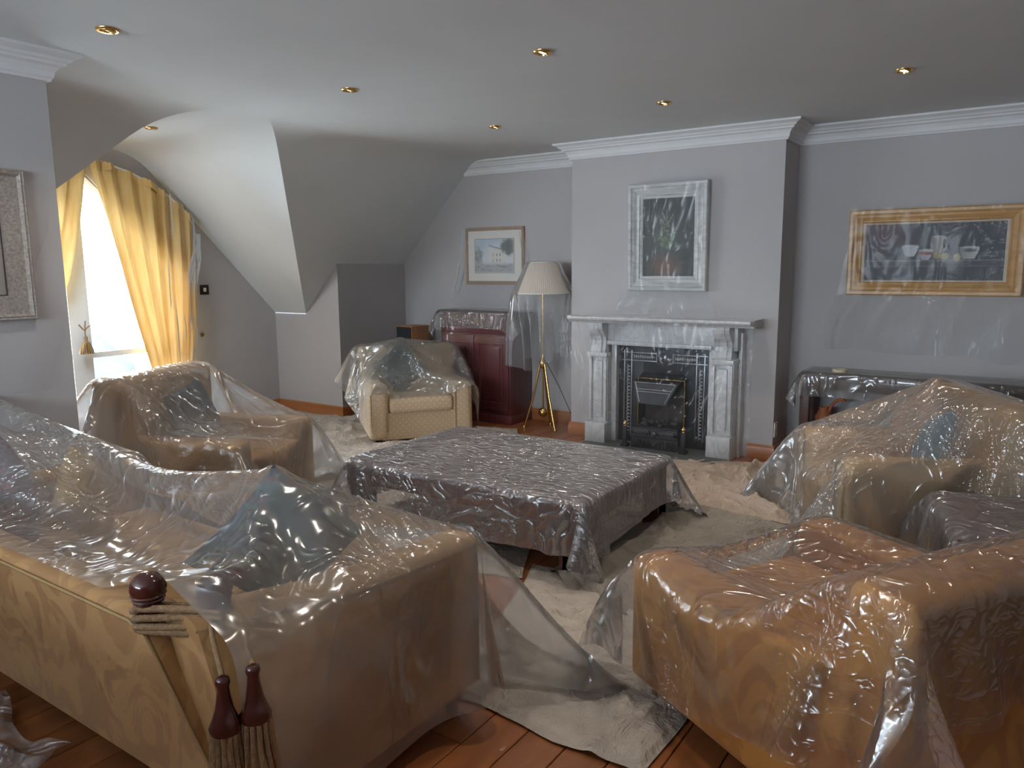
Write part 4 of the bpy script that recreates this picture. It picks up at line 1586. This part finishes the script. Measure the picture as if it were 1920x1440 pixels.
def picture(loc, rz, w, h, prof, mat, label, inner, tilt=0.0):
    r = empty('framed_picture', loc, rz)
    r.rotation_euler = (tilt, 0, rz)
    frame_mesh('frame', w, h, prof, mat, r)
    box('backing', (-w / 2 + .01, -.006, -h / 2 + .01), (w / 2 - .01, -.001, h / 2 - .01), 'stoneframe', r)
    inner(r)
    tag(r, label, 'picture')
    return r

def pictures():
    # watercolour over the cabinet
    def inn(r):
        box('mount', (-.345, -.013, -.265), (.345, -.010, .265), 'mount', r)
        p = painting('watercolour', .50, .35, paint_street, r)
        p.location = (-.005, -.0145, .005)
        frame_mesh('mount_line', .512, .362, [(0, .0135), (0, .0148), (.004, .0148), (.004, .0135)], 'castor', r)
    picture((-4.735, YB - .002, 1.715), 0, .76, .60, [(0, 0), (0, .018), (.006, .024), (.016, .022), (.022, .026), (.030, .018), (.036, .012)], 'oakframe', 'framed watercolour of a white street house over the cabinet', inn)
    # silver framed still life over the mantel
    def inn2(r):
        p = painting('canvas_picture', .47, .66, paint_hanging, r, (90, 120))
        p.location = (0, -.016, 0)
    picture((-2.60, YC - .004, 1.84), 0, .72, .915, [(0, 0), (0, .055), (.008, .066), (.03, .066), (.042, .05), (.05, .052), (.075, .036), (.085, .04), (.10, .036), (.105, .026), (.118, .022), (.128, .015)], 'silverleaf', 'silver framed painting of a hanging bunch over the mantel', inn2, R(1.2))
    # gold framed still life over the console
    def inn3(r):
        frame_mesh('linen_slip', .98, .47, [(0, .03), (0, .032), (.016, .028), (.022, .02)], 'linen', r)
        p = painting('canvas_picture', .95, .435, paint_still, r, (150, 80))
        p.location = (0, -.021, 0)
    picture((-.63, YB - .004, 1.688), 0, 1.19, .665, [(0, 0), (0, .05), (.01, .06), (.03, .058), (.045, .048), (.06, .05), (.085, .038), (.095, .04), (.105, .03)], 'gilt', 'gold framed still life of bowls and jug over the console table', inn3, R(1.0))
    # wide framed picture on the left wall
    def inn4(r):
        box('mount', (-.41, -.012, -.355), (.41, -.008, .355), 'stoneframe', r)
        frame_mesh('mount_line', .60, .50, [(0, .011), (0, .014), (.006, .014), (.006, .011)], 'castor', r)
        p = painting('picture_print', .58, .48, paint_beige, r, (40, 40))
        p.location = (0, -.0135, 0)
    picture((XL + .003, 1.46, 1.725), R(90), .855, .75, [(0, 0), (0, .022), (.006, .03), (.014, .026), (.02, .03), (.028, .02), (.032, .012)], 'stoneframe', 'framed picture with speckled stone mount on the side wall', inn4)

def hang(x0, x1, z0, z1, yfun, nu=60, nv=40):
    u = np.linspace(0, 1, nu)[:, None] * np.ones((1, nv))
    v = np.linspace(0, 1, nv)[None, :] * np.ones((nu, 1))
    return u, v

def picture_films():
    # over the gold picture and down the wall below it
    nu, nv = 70, 48
    u, v = hang(0, 1, 0, 1, None, nu, nv)
    x = -1.22 + u * 1.62 - .13 * (1 - u) * np.clip(v * 2.2 - .6, 0, 1) * (1 + .3 * np.sin(v * 9))
    hem = .88 + .10 * vnoise(u * 7, u * 0 + 2, 3) - .10 * u
    z = 2.03 + (hem - 2.03) * v
    lo = np.clip((1.34 - z) / .2, 0, 1)
    fold = (vnoise(u * 16 + v * 2, v * 2.5, 5) - .5) * .05 + np.abs(vnoise(u * 30 + v * 3, v * 3, 6) - .5) * .03
    y = YB - .085 - .004 * np.sin(u * 30) + lo * .045 - fold * (.2 + 1.9 * lo)
    y = np.minimum(y, YB - .008)
    film('plastic_sheet', np.stack([x, y, z], -1), 'film_thin', 'thin film hanging over the gold framed still life', 1)
    # over the silver frame
    nu, nv = 44, 44
    u, v = hang(0, 1, 0, 1, None, nu, nv)
    x = -2.93 + u * .66 - .14 * (.5 - u) * np.clip(v * 3 - 2.0, 0, 1) * 2
    z = 2.28 + (1.19 - 2.28) * v + .02 * np.sin(u * 17) * v
    lo = np.clip((1.38 - z) / .12, 0, 1)
    fold = np.abs(vnoise(u * 9 + v * 7, v * 2 - u, 8) - .5) * .04
    y = YC - .088 - .018 * (1 - v) * 0 + lo * .02 - fold * (.3 + lo)
    film('plastic_sheet', np.stack([x, y, z], -1), 'film_sheer', 'thin film over the silver framed painting reaching the mantel', 1)
    # over the watercolour, gathered onto the cabinet top
    nu, nv = 56, 44
    u, v = hang(0, 1, 0, 1, None, nu, nv)
    wd = .40 + .13 * np.clip(v * 1.6 - .25, 0, 1)
    x = -4.735 + (u * 2 - 1) * wd
    z = 2.02 + (1.18 - 2.02) * v
    ed = np.abs(u * 2 - 1)
    fold = (np.abs(vnoise(u * 26, v * 1.5, 4) - .5)) * .07 * np.clip(ed * 2 - 1.0, 0, 1) + np.abs(vnoise(u * 8 + v * 3, v * 3, 11) - .5) * .02
    y = YB - .045 - fold - .10 * np.clip(v * 3 - 2.1, 0, 1)
    film('plastic_sheet', np.stack([x, y, z], -1), 'film_veil', 'gathered film hanging from the watercolour onto the cabinet', 1)
    # beside the picture on the side wall
    nu, nv = 36, 40
    u, v = hang(0, 1, 0, 1, None, nu, nv)
    yy = 1.08 + u * (.86 + .05 * np.sin(v * 11)) + .03 * v
    z = 2.04 + (.98 - 2.04) * v
    xx = XL + .045 + np.abs(vnoise(u * 7 + v, v * 3, 14) - .5) * .03 - .03 * np.clip(u * 8 - 7, 0, 1)
    film('plastic_sheet', np.stack([xx, yy, z], -1), 'film_thin', 'thin film over the framed picture on the side wall', 1)
    # from the mantel down over the fireplace
    nu, nv = 90, 60
    u, v = hang(0, 1, 0, 1, None, nu, nv)
    x = -3.44 + u * 1.70 + (.5 - u) * -.06 * v
    drop = np.clip(v * 1.15 - .15, 0, 1)
    z = np.where(v < .14, 1.172, 1.168 - 1.145 * drop)
    yb = YC - .02 - np.clip(v / .14, 0, 1) * .345
    # diagonal tension folds fanning from the right hand end of the shelf
    ang = np.arctan2((1.16 - z), (-1.80 - x) + .02)
    fan = np.abs(np.sin(ang * 26)) ** 3 * .018 * np.clip((x + 2.6) * 1.6, 0, 1)
    sag = np.clip(drop * 3, 0, 1) * (.012 + .02 * vnoise(u * 9, v * 2, 21)) + fan * np.clip(drop * 5, 0, 1)
    y = yb - sag - .03 * drop
    film('plastic_sheet', np.stack([x, y, z], -1), 'film_sheer', 'thin film hanging from the mantel shelf over the fireplace', 1)

# ------------------------------------------------------------------ cabinet, lamp, speaker, console
def cabinet():
    x0, x1, y0, y1, h = -5.16, -4.27, 6.27, 6.66, 1.14
    cx, cy = (x0 + x1) / 2, (y0 + y1) / 2
    r = empty('cabinet', (cx, cy, 0))
    tag(r, 'tall mahogany cabinet with two panelled doors', 'cabinet')
    w, d = (x1 - x0) / 2, (y1 - y0) / 2
    box('body', (-w, -d, .05), (w, d, h - .03), 'mahogany', r, .004)
    box('plinth', (-w - .012, -d - .012, 0), (w + .012, d, .09), 'mahogany', r, .006)
    box('cabinet_top', (-w - .035, -d - .035, h - .03), (w + .035, d, h), 'mahogany', r, .008)
    for k in range(42):
        x = -w + .015 + k * (2 * w - .03) / 41
        box('dentil', (x - .005, -d - .01, .105), (x + .005, -d, .12), 'mahogany', r)
    box('frieze_drawer', (-w + .03, -d - .012, .92), (w - .03, -d, 1.07), 'mahogany', r, .004)
    for s in (-1, 1):
        a, b = (-w + .02, -.004) if s < 0 else (.004, w - .02)
        dr = box('door', (a, -d - .018, .14), (b, -d, .90), 'mahogany', r, .003)
        # raised panel moulding
        pw, ph = (b - a) - .14, .60
        fm = frame_mesh('door_moulding', pw + .02, ph + .02, [(0, 0), (0, .006), (.008, .008), (.014, .002), (.014, -.004)], 'mahogany', dr)
        fm.location = ((a + b) / 2, -d - .018, .52)
        box('door_panel', ((a + b) / 2 - pw / 2 + .03, -d - .024, .52 - ph / 2 + .03), ((a + b) / 2 + pw / 2 - .03, -d - .017, .52 + ph / 2 - .03), 'mahogany', dr, .005)
        lathe('knob', [(.004, 0), (.005, .01), (.010, .016), (.008, .022), (.0005, .024)], 'brass', dr, 12, (s * .03, -d - .018, .55), Matrix.Rotation(R(90), 4, 'X'))
    co = Coll()
    co.span((x0 - .03, y0 - .03, 0), (x1 + .03, 6.7, h), .012)
    P = flat(cx, cy - .05, h + .03, 1.42, .86, 0, .03)
    P[..., 1] = np.minimum(P[..., 1], YB - .02)
    rest = P
    P = flat(cx - .0, 6.36, h + .03, 1.36, .58, 0, .03)
    P = drape(P, co, 200, 8, seed=12, sag=.1)
    P[..., 1] = np.minimum(P[..., 1], YB - .01)
    film('plastic_sheet', P, 'film', 'crumpled film over the top of the mahogany cabinet')

def lamp():
    x, y = -3.92, 6.33
    r = empty('floor_lamp', (x, y, 0))
    tag(r, 'brass tripod floor lamp with a pleated cream shade', 'floor lamp')
    top = Vector((0, 0, .66))
    for k, a in enumerate((R(215), R(335), R(95))):
        ft = Vector((math.cos(a) * .20, math.sin(a) * .17, .0))
        lg = tube('leg', [ft, ft.lerp(top, .5), top + Vector((math.cos(a) * .025, math.sin(a) * .025, 0))], .011, 'brass', r, 12)
        lathe('foot', [(.016, 0), (.018, .01), (.013, .022), (.011, .03)], 'brass', lg, 14, ft)
    lathe('hub', [(.012, .60), (.036, .62), (.036, .67), (.016, .70), (.012, .74)], 'brass', r, 20)
    bm = bmesh.new()
    bmesh.ops.create_uvsphere(bm, u_segments=20, v_segments=12, radius=.048, matrix=Matrix.Translation((0, 0, .16)))
    link('ball_weight', from_bm(bm), 'brass', r, 180)
    tube('stem', [(0, 0, .20), (0, 0, 1.42)], .009, 'brass', r, 12)
    # pleated shade
    n = 168
    V, F = [], []
    zz = np.linspace(1.345, 1.64, 7)
    for z in zz:
        t = (z - 1.345) / .295
        rad = .288 * (1 - t) + .155 * t
        for k in range(n):
            a = 2 * math.pi * k / n
            rr = rad + (.0045 if k % 2 else -.0035) * (1 - .3 * t)
            V.append((rr * math.cos(a), rr * math.sin(a), z))
    for i in range(6):
        for k in range(n):
            F.append((i * n + k, i * n + (k + 1) % n, (i + 1) * n + (k + 1) % n, (i + 1) * n + k))
    sh = poly_mesh('lamp_shade', V, F, 'shade', r)
    for z, rad in ((1.345, .289), (1.64, .156)):
        tube('shade_trim', [(rad * math.cos(t), rad * math.sin(t), z) for t in np.linspace(0, 2 * math.pi, 49)], .005, 'mount', sh, 6)
    tube('lamp_cord', [(.03, .02, .66), (.12, .12, .40), (.20, .22, .12), (.24, .29, .02), (.30, .30, .02)], .0035, 'castor', r, 6)
    # film round the shade hanging down to the hub
    nt, nv = 150, 46
    th = np.linspace(0, 2 * math.pi, nt)[:, None] * np.ones((1, nv))
    v = np.linspace(0, 1, nv)[None, :] * np.ones((nt, 1))
    hem = .60 + .10 * vnoise(th * 1.3, th * 0, 31) + .14 * np.clip(np.cos(th - R(10)), 0, 1)
    z = np.where(v < .12, 1.655, 1.655 + (hem - 1.655) * (v - .12) / .88)
    rs = np.where(z > 1.345, .155 + (.30 - .155) * np.clip((1.64 - z) / .295, 0, 1), .30)
    rs = np.where(v < .12, .17 * v / .12, rs + .012)
    lo = np.clip((1.36 - z) / .35, 0, 1)
    fold = (np.abs(np.sin(th * 7 + vnoise(th * 2, v * 2, 5) * 3)) - .5) * .075 * lo + (vnoise(th * 6, v * 3, 6) - .5) * .03 * lo
    rr = rs - lo * .07 + fold
    # stretched towards the cabinet on one side
    rr = rr + .10 * lo * np.clip(np.cos(th - R(195)), 0, 1) ** 2
    P = np.stack([x + rr * np.cos(th), np.minimum(y + rr * np.sin(th), YB - .012), z], -1)
    film('plastic_sheet', P, 'film_veil', 'film bag hanging over the pleated shade of the floor lamp', 1)

def speaker():
    r = empty('loudspeaker', (-5.64, 6.36, 0))
    tag(r, 'tall loudspeaker with black grille and orange veneer side by the corner', 'loudspeaker')
    r.rotation_euler = (0, 0, R(-6))
    box('cabinet_body', (-.12, -.13, .02), (.12, .13, .965), 'veneer', r, .004)
    box('grille', (-.112, -.146, .05), (.112, -.128, .955), 'black', r, .006)
    box('plinth', (-.14, -.15, 0), (.14, .15, .02), 'darkwood', r, .003)

def console():
    x0, x1, y0, y1, h = -1.46, .55, 6.27, 6.65, .735
    cx, cy = (x0 + x1) / 2, (y0 + y1) / 2
    r = empty('console_table', (cx, cy, 0))
    tag(r, 'long dark wood console table with lower shelf in the alcove', 'table')
    w, d = (x1 - x0) / 2, (y1 - y0) / 2
    box('table_top', (-w, -d, h - .03), (w, d, h), 'darkwood', r, .005)
    box('apron', (-w + .015, -d + .012, h - .115), (w - .015, -d + .035, h - .03), 'darkwood', r, .002)
    box('apron', (-w + .015, d - .035, h - .115), (w - .015, d - .012, h - .03), 'darkwood', r, .002)
    for sx in (-w + .04, w - .04):
        for sy in (-d + .035, d - .035):
            box('leg', (sx - .035, sy - .03, 0), (sx + .035, sy + .03, h - .03), 'darkwood', r, .003)
    box('shelf', (-w + .03, -d + .03, .28), (w - .03, d - .03, .305), 'darkwood', r, .003)
    # terracotta jugs on the shelf
    def jug(x, y, s, label):
        j = empty('terracotta_jug', (x, y, .305))
        tag(j, label, 'jug')
        lathe('jug_body', [(.03 * s, 0), (.05 * s, .02 * s), (.055 * s, .05 * s), (.04 * s, .085 * s), (.03 * s, .10 * s), (.034 * s, .12 * s), (.030 * s, .12 * s), (.026 * s, .10 * s)], 'terracotta', j, 24, cap=False)
        tube('jug_handle', [(.03 * s + .05 * s * (1 - math.cos(t)) * .9, 0, .07 * s + .05 * s * math.sin(t) + .03 * s * t) for t in np.linspace(0, math.pi, 12)], .011 * s, 'terracotta', j, 10)
    jug(-1.30, 6.44, 1.25, 'small terracotta jug with a tall loop handle on the console shelf')
    jug(-1.05, 6.47, 1.3, 'second terracotta jug further along the console shelf')
    bm = bmesh.new()
    lathe_bm(bm, [(.037, 0), (.055, 0), (.055, .024), (.037, .024), (.037, 0)], 32, None, False)
    t = link('masking_tape_roll', from_bm(bm), 'tape', None, 40)
    t.location = (-1.19, 6.40, h + .016)
    tag(t, 'cream roll of masking tape on the covered console table', 'tape roll')
    co = Coll()
    co.span((x0, y0, 0), (x1, y1 + .03, h), .012)
    P = flat(cx - .10, 6.385, h + .02, 2.25, .56, 0, .032)
    P = drape(P, co, 200, 8, seed=13, sag=.1)
    P[..., 1] = np.minimum(P[..., 1], YB - .01)
    film('plastic_sheet', P, 'film', 'clear film over the long console table with a hanging end')

def wall_bits():
    r = empty('light_switch', (XW + .002, 4.75, 1.39))
    tag(r, 'square brass light switch on the window wall', 'switch')
    box('plate', (0, -.05, -.05), (.006, .05, .05), 'castor', r, .002)
    box('rocker', (.005, -.016, -.02), (.012, .016, .02), 'mount', r, .002)
    r = empty('aerial_socket', (XW + .002, 4.69, .93))
    tag(r, 'small round brass socket below the light switch', 'socket')
    lathe('plate', [(.024, 0), (.024, .005), (.01, .007), (.0005, .007)], 'brass', r, 20, mtx=Matrix.Rotation(R(90), 4, 'Y'))
    lathe('pin', [(.007, .006), (.007, .014), (.0005, .014)], 'castor', r, 12, mtx=Matrix.Rotation(R(90), 4, 'Y'))
    r = empty('wall_socket', (CX1 + .002, 6.31, .25))
    tag(r, 'white wall socket on the side of the chimney breast', 'socket')
    box('plate', (0, -.042, -.06), (.008, .042, .06), 'socket', r, .002)
    box('switch_rocker', (.007, -.012, .01), (.012, .012, .035), 'white', r, .001)

# ------------------------------------------------------------------ curtains
def curtains():
    hd_r = np.array([(3.64, 2.55), (3.80, 2.535), (4.01, 2.48), (4.22, 2.39), (4.38, 2.29), (4.53, 2.16), (4.60, 2.05)])
    for side, lab in ((1, 'gold curtain drawn aside and tied, beside the grey wall'), (-1, 'gold curtain partly hidden by the wall end')):
        r = empty('curtain', (-6.97, 3.62, 0))
        tag(r, lab, 'curtain')
        nu, nv = 150, 40
        s = np.linspace(0, 1, nu)
        hy = np.interp(s, np.linspace(0, 1, len(hd_r)), hd_r[:, 0]) - 3.62
        hz = np.interp(s, np.linspace(0, 1, len(hd_r)), hd_r[:, 1])
        P = np.zeros((nu, nv, 3))
        for j in range(nv):
            t = j / (nv - 1)
            zt = .62
            # inner edge sweeps outwards to the tie, outer edge stays by the wall
            bow = t ** 1.15
            yb = .45 + .42 * s if side > 0 else .95 + .42 * s
            if side < 0:
                bow = t ** 1.15 * .55 if t < .55 else t ** 1.15 * (.55 + (t - .55) * 1.0)
            y = hy * (1 - bow) + yb * bow
            # let the outer edge hang almost straight
            y = y + .02 * s * np.sin(math.pi * t)
            z = hz * (1 - t) + zt * t
            amp = .022 + .016 * math.sin(math.pi * t)
            ph = s * 2 * math.pi * 7 + 1.6 * math.sin(2.2 * t)
            P[:, j, 0] = amp * np.sin(ph) + .02 * np.sin(ph * .37 + 4 * t)
            P[:, j, 1] = side * y + .006 * np.sin(ph * 2)
            P[:, j, 2] = z
        o = sheet_mesh('cloth', P, 'curtain', 0, r)
        # gathered heading tape
        hp = P[:, 0, :].copy()
        V, F = [], []
        for i in range(nu):
            V += [(hp[i, 0] * .8 + .012, hp[i, 1], hp[i, 2] + .02 + .006 * math.sin(i * 1.3)), (hp[i, 0] * 1.1 + .014, hp[i, 1], hp[i, 2] - .05)]
        F = [(2 * i, 2 * i + 1, 2 * i + 3, 2 * i + 2) for i in range(nu - 1)]
        poly_mesh('heading', V, F, 'curtain', r, 180)
        # lower fall below the tie
        Q = np.zeros((60, 12, 3))
        ss = np.linspace(0, 1, 60)
        for j in range(12):
            t = j / 11
            Q[:, j, 0] = .03 * np.sin(ss * 2 * math.pi * 8)
            Q[:, j, 1] = side * ((.45 if side > 0 else .95) + .42 * ss + (ss - .3) * .12 * t)
            Q[:, j, 2] = .62 - .58 * t
        sheet_mesh('lower_fall', Q, 'curtain', 0, r)
        tube('tieback', [(.05 * math.cos(a), side * ((.66 if side > 0 else 1.16) + .23 * math.sin(a)), .63 + .02 * math.cos(a)) for a in np.linspace(-1.4, 1.4, 10)], .012, 'rope', r, 8)
    # arched curtain rail
    tr = tube('curtain_rail', [(-6.97, y, z + .01) for y, z in hd_r] , .009, 'white', None, 8)
    tag(tr, 'curved white curtain rail following the dormer gable', 'curtain rail')
    # film over the outer curtain edge
    nu, nv = 34, 40
    u, v = hang(0, 1, 0, 1, None, nu, nv)
    y = 4.24 + u * (.44 - .16 * v) + .02 * np.sin(v * 9) * u
    z = np.interp(y, hd_r[:, 0], hd_r[:, 1], right=1.95) * (1 - v) + .66 * v
    x = -6.885 + np.abs(vnoise(u * 7, v * 5, 3) - .5) * .05 - .08 * np.clip(u * 3 - 2, 0, 1)
    film('plastic_sheet', np.stack([x, y, z], -1), 'film_thin', 'thin film over the outer edge of the gold curtain', 1)
    # hanging tieback tassel
    r = empty('curtain_tassel', (-6.975, 3.47, 1.06))
    tag(r, 'gold fringed tassel hanging in front of the window post', 'tassel')
    tube('loop', [(0, -.05, .06), (0, -.02, .02), (0, 0, 0), (0, .02, .03), (0, .06, .05)], .006, 'rope', r, 6)
    tube('loop', [(0, .01, .09), (0, 0, .03), (0, 0, -.05)], .006, 'rope', r, 6)
    lathe('knot', [(.006, -.04), (.016, -.055), (.018, -.07), (.014, -.085), (.024, -.10), (.030, -.115)], 'rope', r, 16)
    for k in range(22):
        a = 2 * math.pi * k / 22
        tube('fringe', [(.026 * math.cos(a), .026 * math.sin(a), -.105), (.045 * math.cos(a), .045 * math.sin(a), -.16), (.056 * math.cos(a), .056 * math.sin(a), -.205)], .006, 'brass' if k % 3 == 0 else 'rope', r, 5)

# ------------------------------------------------------------------ dust sheets on the floor
def dust_sheet(name, quad, mat, label, nu=110, nv=110, seed=1, amp=.035, dirn=0.6, z0=.004, edge=.05, fine=1.0, rolls=()):
    """crumpled cotton sheet: quad = four floor corners, folds from ridged noise"""
    q = np.array(quad, float)
    u, v = hang(0, 1, 0, 1, None, nu, nv)
    e = lambda s, k: (vnoise(s * 5, s * 0 + k, seed) - .5) * edge
    uu = u + e(v, 1) * (1 - u) * 1.0 + e(v, 2) * u
    ww = v + e(u, 3) * (1 - v) + e(u, 4) * v
    P = (q[0] * ((1 - uu) * (1 - ww))[..., None] + q[1] * (uu * (1 - ww))[..., None] + q[2] * (uu * ww)[..., None] + q[3] * ((1 - uu) * ww)[..., None])
    x, y = P[..., 0], P[..., 1]
    c, s = math.cos(dirn), math.sin(dirn)
    a, b = x * c + y * s, -x * s + y * c
    wx = vnoise(x * 1.7, y * 1.7, seed + 5) * 1.4
    r1 = 1 - np.abs(vnoise(a * 1.6 + wx * 2, b * 3.6 + wx * 2, seed + 1) * 2 - 1)
    r2 = 1 - np.abs(vnoise(a * 5 + wx * 3, b * 8 + wx * 3, seed + 2) * 2 - 1)
    r3 = 1 - np.abs(vnoise(x * 14, y * 17 + wx * 3, seed + 3) * 2 - 1)
    msk = vnoise(x * 1.1 + 7, y * 1.1, seed + 4)
    hgt = amp * (r1 ** 4 * 1.0 * msk + r2 ** 3 * .55 * vnoise(x * 2.3, y * 2.3 + 9, seed + 6) + fine * r3 ** 2 * .2)
    # long tucked folds along the border
    bd = np.minimum(np.minimum(u, 1 - u), np.minimum(v, 1 - v))
    hgt = hgt * np.clip(bd * 14, .12, 1) + .012 * np.exp(-((bd - .03) / .012) ** 2) * vnoise(u * 9, v * 9, seed + 9)
    for (ax, ay, bx_, by_, wd, ht) in rolls:
        L2 = (bx_ - ax) ** 2 + (by_ - ay) ** 2
        t = np.clip(((x - ax) * (bx_ - ax) + (y - ay) * (by_ - ay)) / L2, 0, 1)
        wob = (vnoise(t * 6, t * 0 + seed, seed) - .5) * .12
        nx, ny = -(by_ - ay) / math.sqrt(L2), (bx_ - ax) / math.sqrt(L2)
        d = np.hypot(x - (ax + t * (bx_ - ax)) - nx * wob, y - (ay + t * (by_ - ay)) - ny * wob)
        hgt = hgt + ht * (.6 + .6 * vnoise(t * 8, t * 0 + 3, seed + 7)) * np.exp(-(d / wd) ** 2)
    P = np.stack([x, y, z0 + hgt], -1)
    o = sheet_mesh(name, P, mat, 0)
    tag(o, label, 'dust sheet')
    return o

def floor_sheets():
    dust_sheet('dust_sheet', [(-6.95, 5.55), (-4.10, 6.20), (-2.0, 3.05), (-6.2, 2.15)], 'canvas', 'wide cotton dust sheet under the coffee table and cream armchair', 190, 190, 3, .075, .9)
    dust_sheet('dust_sheet', [(-1.70, 2.06), (-0.90, 2.02), (-.86, 3.35), (-2.10, 3.30)], 'canvas', 'cream dust sheet on the boards between sofa and amber armchair', 140, 140, 11, .045, .4, .007, .03, rolls=[(-1.9, 2.62, -1.15, 2.45, .012, .014), (-1.05, 2.05, -.95, 2.6, .03, .03), (-1.8, 2.9, -1.2, 2.75, .03, .02)])
    dust_sheet('dust_sheet', [(-2.45, 5.86), (-1.62, 6.12), (-1.25, 4.75), (-2.1, 4.25)], 'canvas3', 'beige dust sheet in front of the hearth', 130, 130, 17, .065, -.25, .008, rolls=[(-2.3, 5.5, -1.5, 5.75, .03, .02), (-2.2, 5.1, -1.5, 5.3, .025, .02), (-2.1, 4.8, -1.4, 4.95, .03, .025)])
    dust_sheet('dust_sheet', [(-1.74, 5.95), (-1.42, 6.22), (-.55, 4.70), (-1.55, 4.62)], 'canvas3', 'folded beige dust sheet beside the chimney breast', 110, 120, 23, .075, .8, .022, rolls=[(-1.72, 5.9, -1.56, 5.2, .03, .05), (-1.56, 5.2, -1.2, 4.68, .03, .05), (-1.5, 5.2, -.8, 5.0, .03, .03)])
    dust_sheet('dust_sheet', [(-2.0, 3.22), (-.75, 2.75), (-.55, 4.72), (-1.82, 4.62)], 'canvas2', 'stained taupe dust sheet beside the coffee table leg', 140, 150, 29, .085, .7, .014, rolls=[(-1.93, 3.2, -1.0, 2.86, .035, .045), (-1.85, 4.5, -.7, 4.66, .03, .04), (-1.78, 3.4, -1.7, 4.4, .04, .05), (-1.5, 3.6, -.9, 4.2, .04, .03)])
    # loose film on the boards behind the sofa
    u, v = hang(0, 1, 0, 1, None, 50, 40)
    x = -3.1 + u * .68 - .10 * v
    y = .62 + v * .44 + .04 * np.sin(u * 7)
    z = .012 + .05 * (1 - np.abs(vnoise(x * 9, y * 11, 3) * 2 - 1)) ** 2
    film('plastic_sheet', np.stack([x, y, z], -1), 'film_white', 'loose crumpled film on the boards behind the sofa', 1)

sofa()
chair_near()
coffee_table()
chair_window()
chair_right()
chair_fireside()
side_table()
fireplace()
pictures()
cabinet()
lamp()
speaker()
console()
wall_bits()
curtains()
picture_films()
floor_sheets()
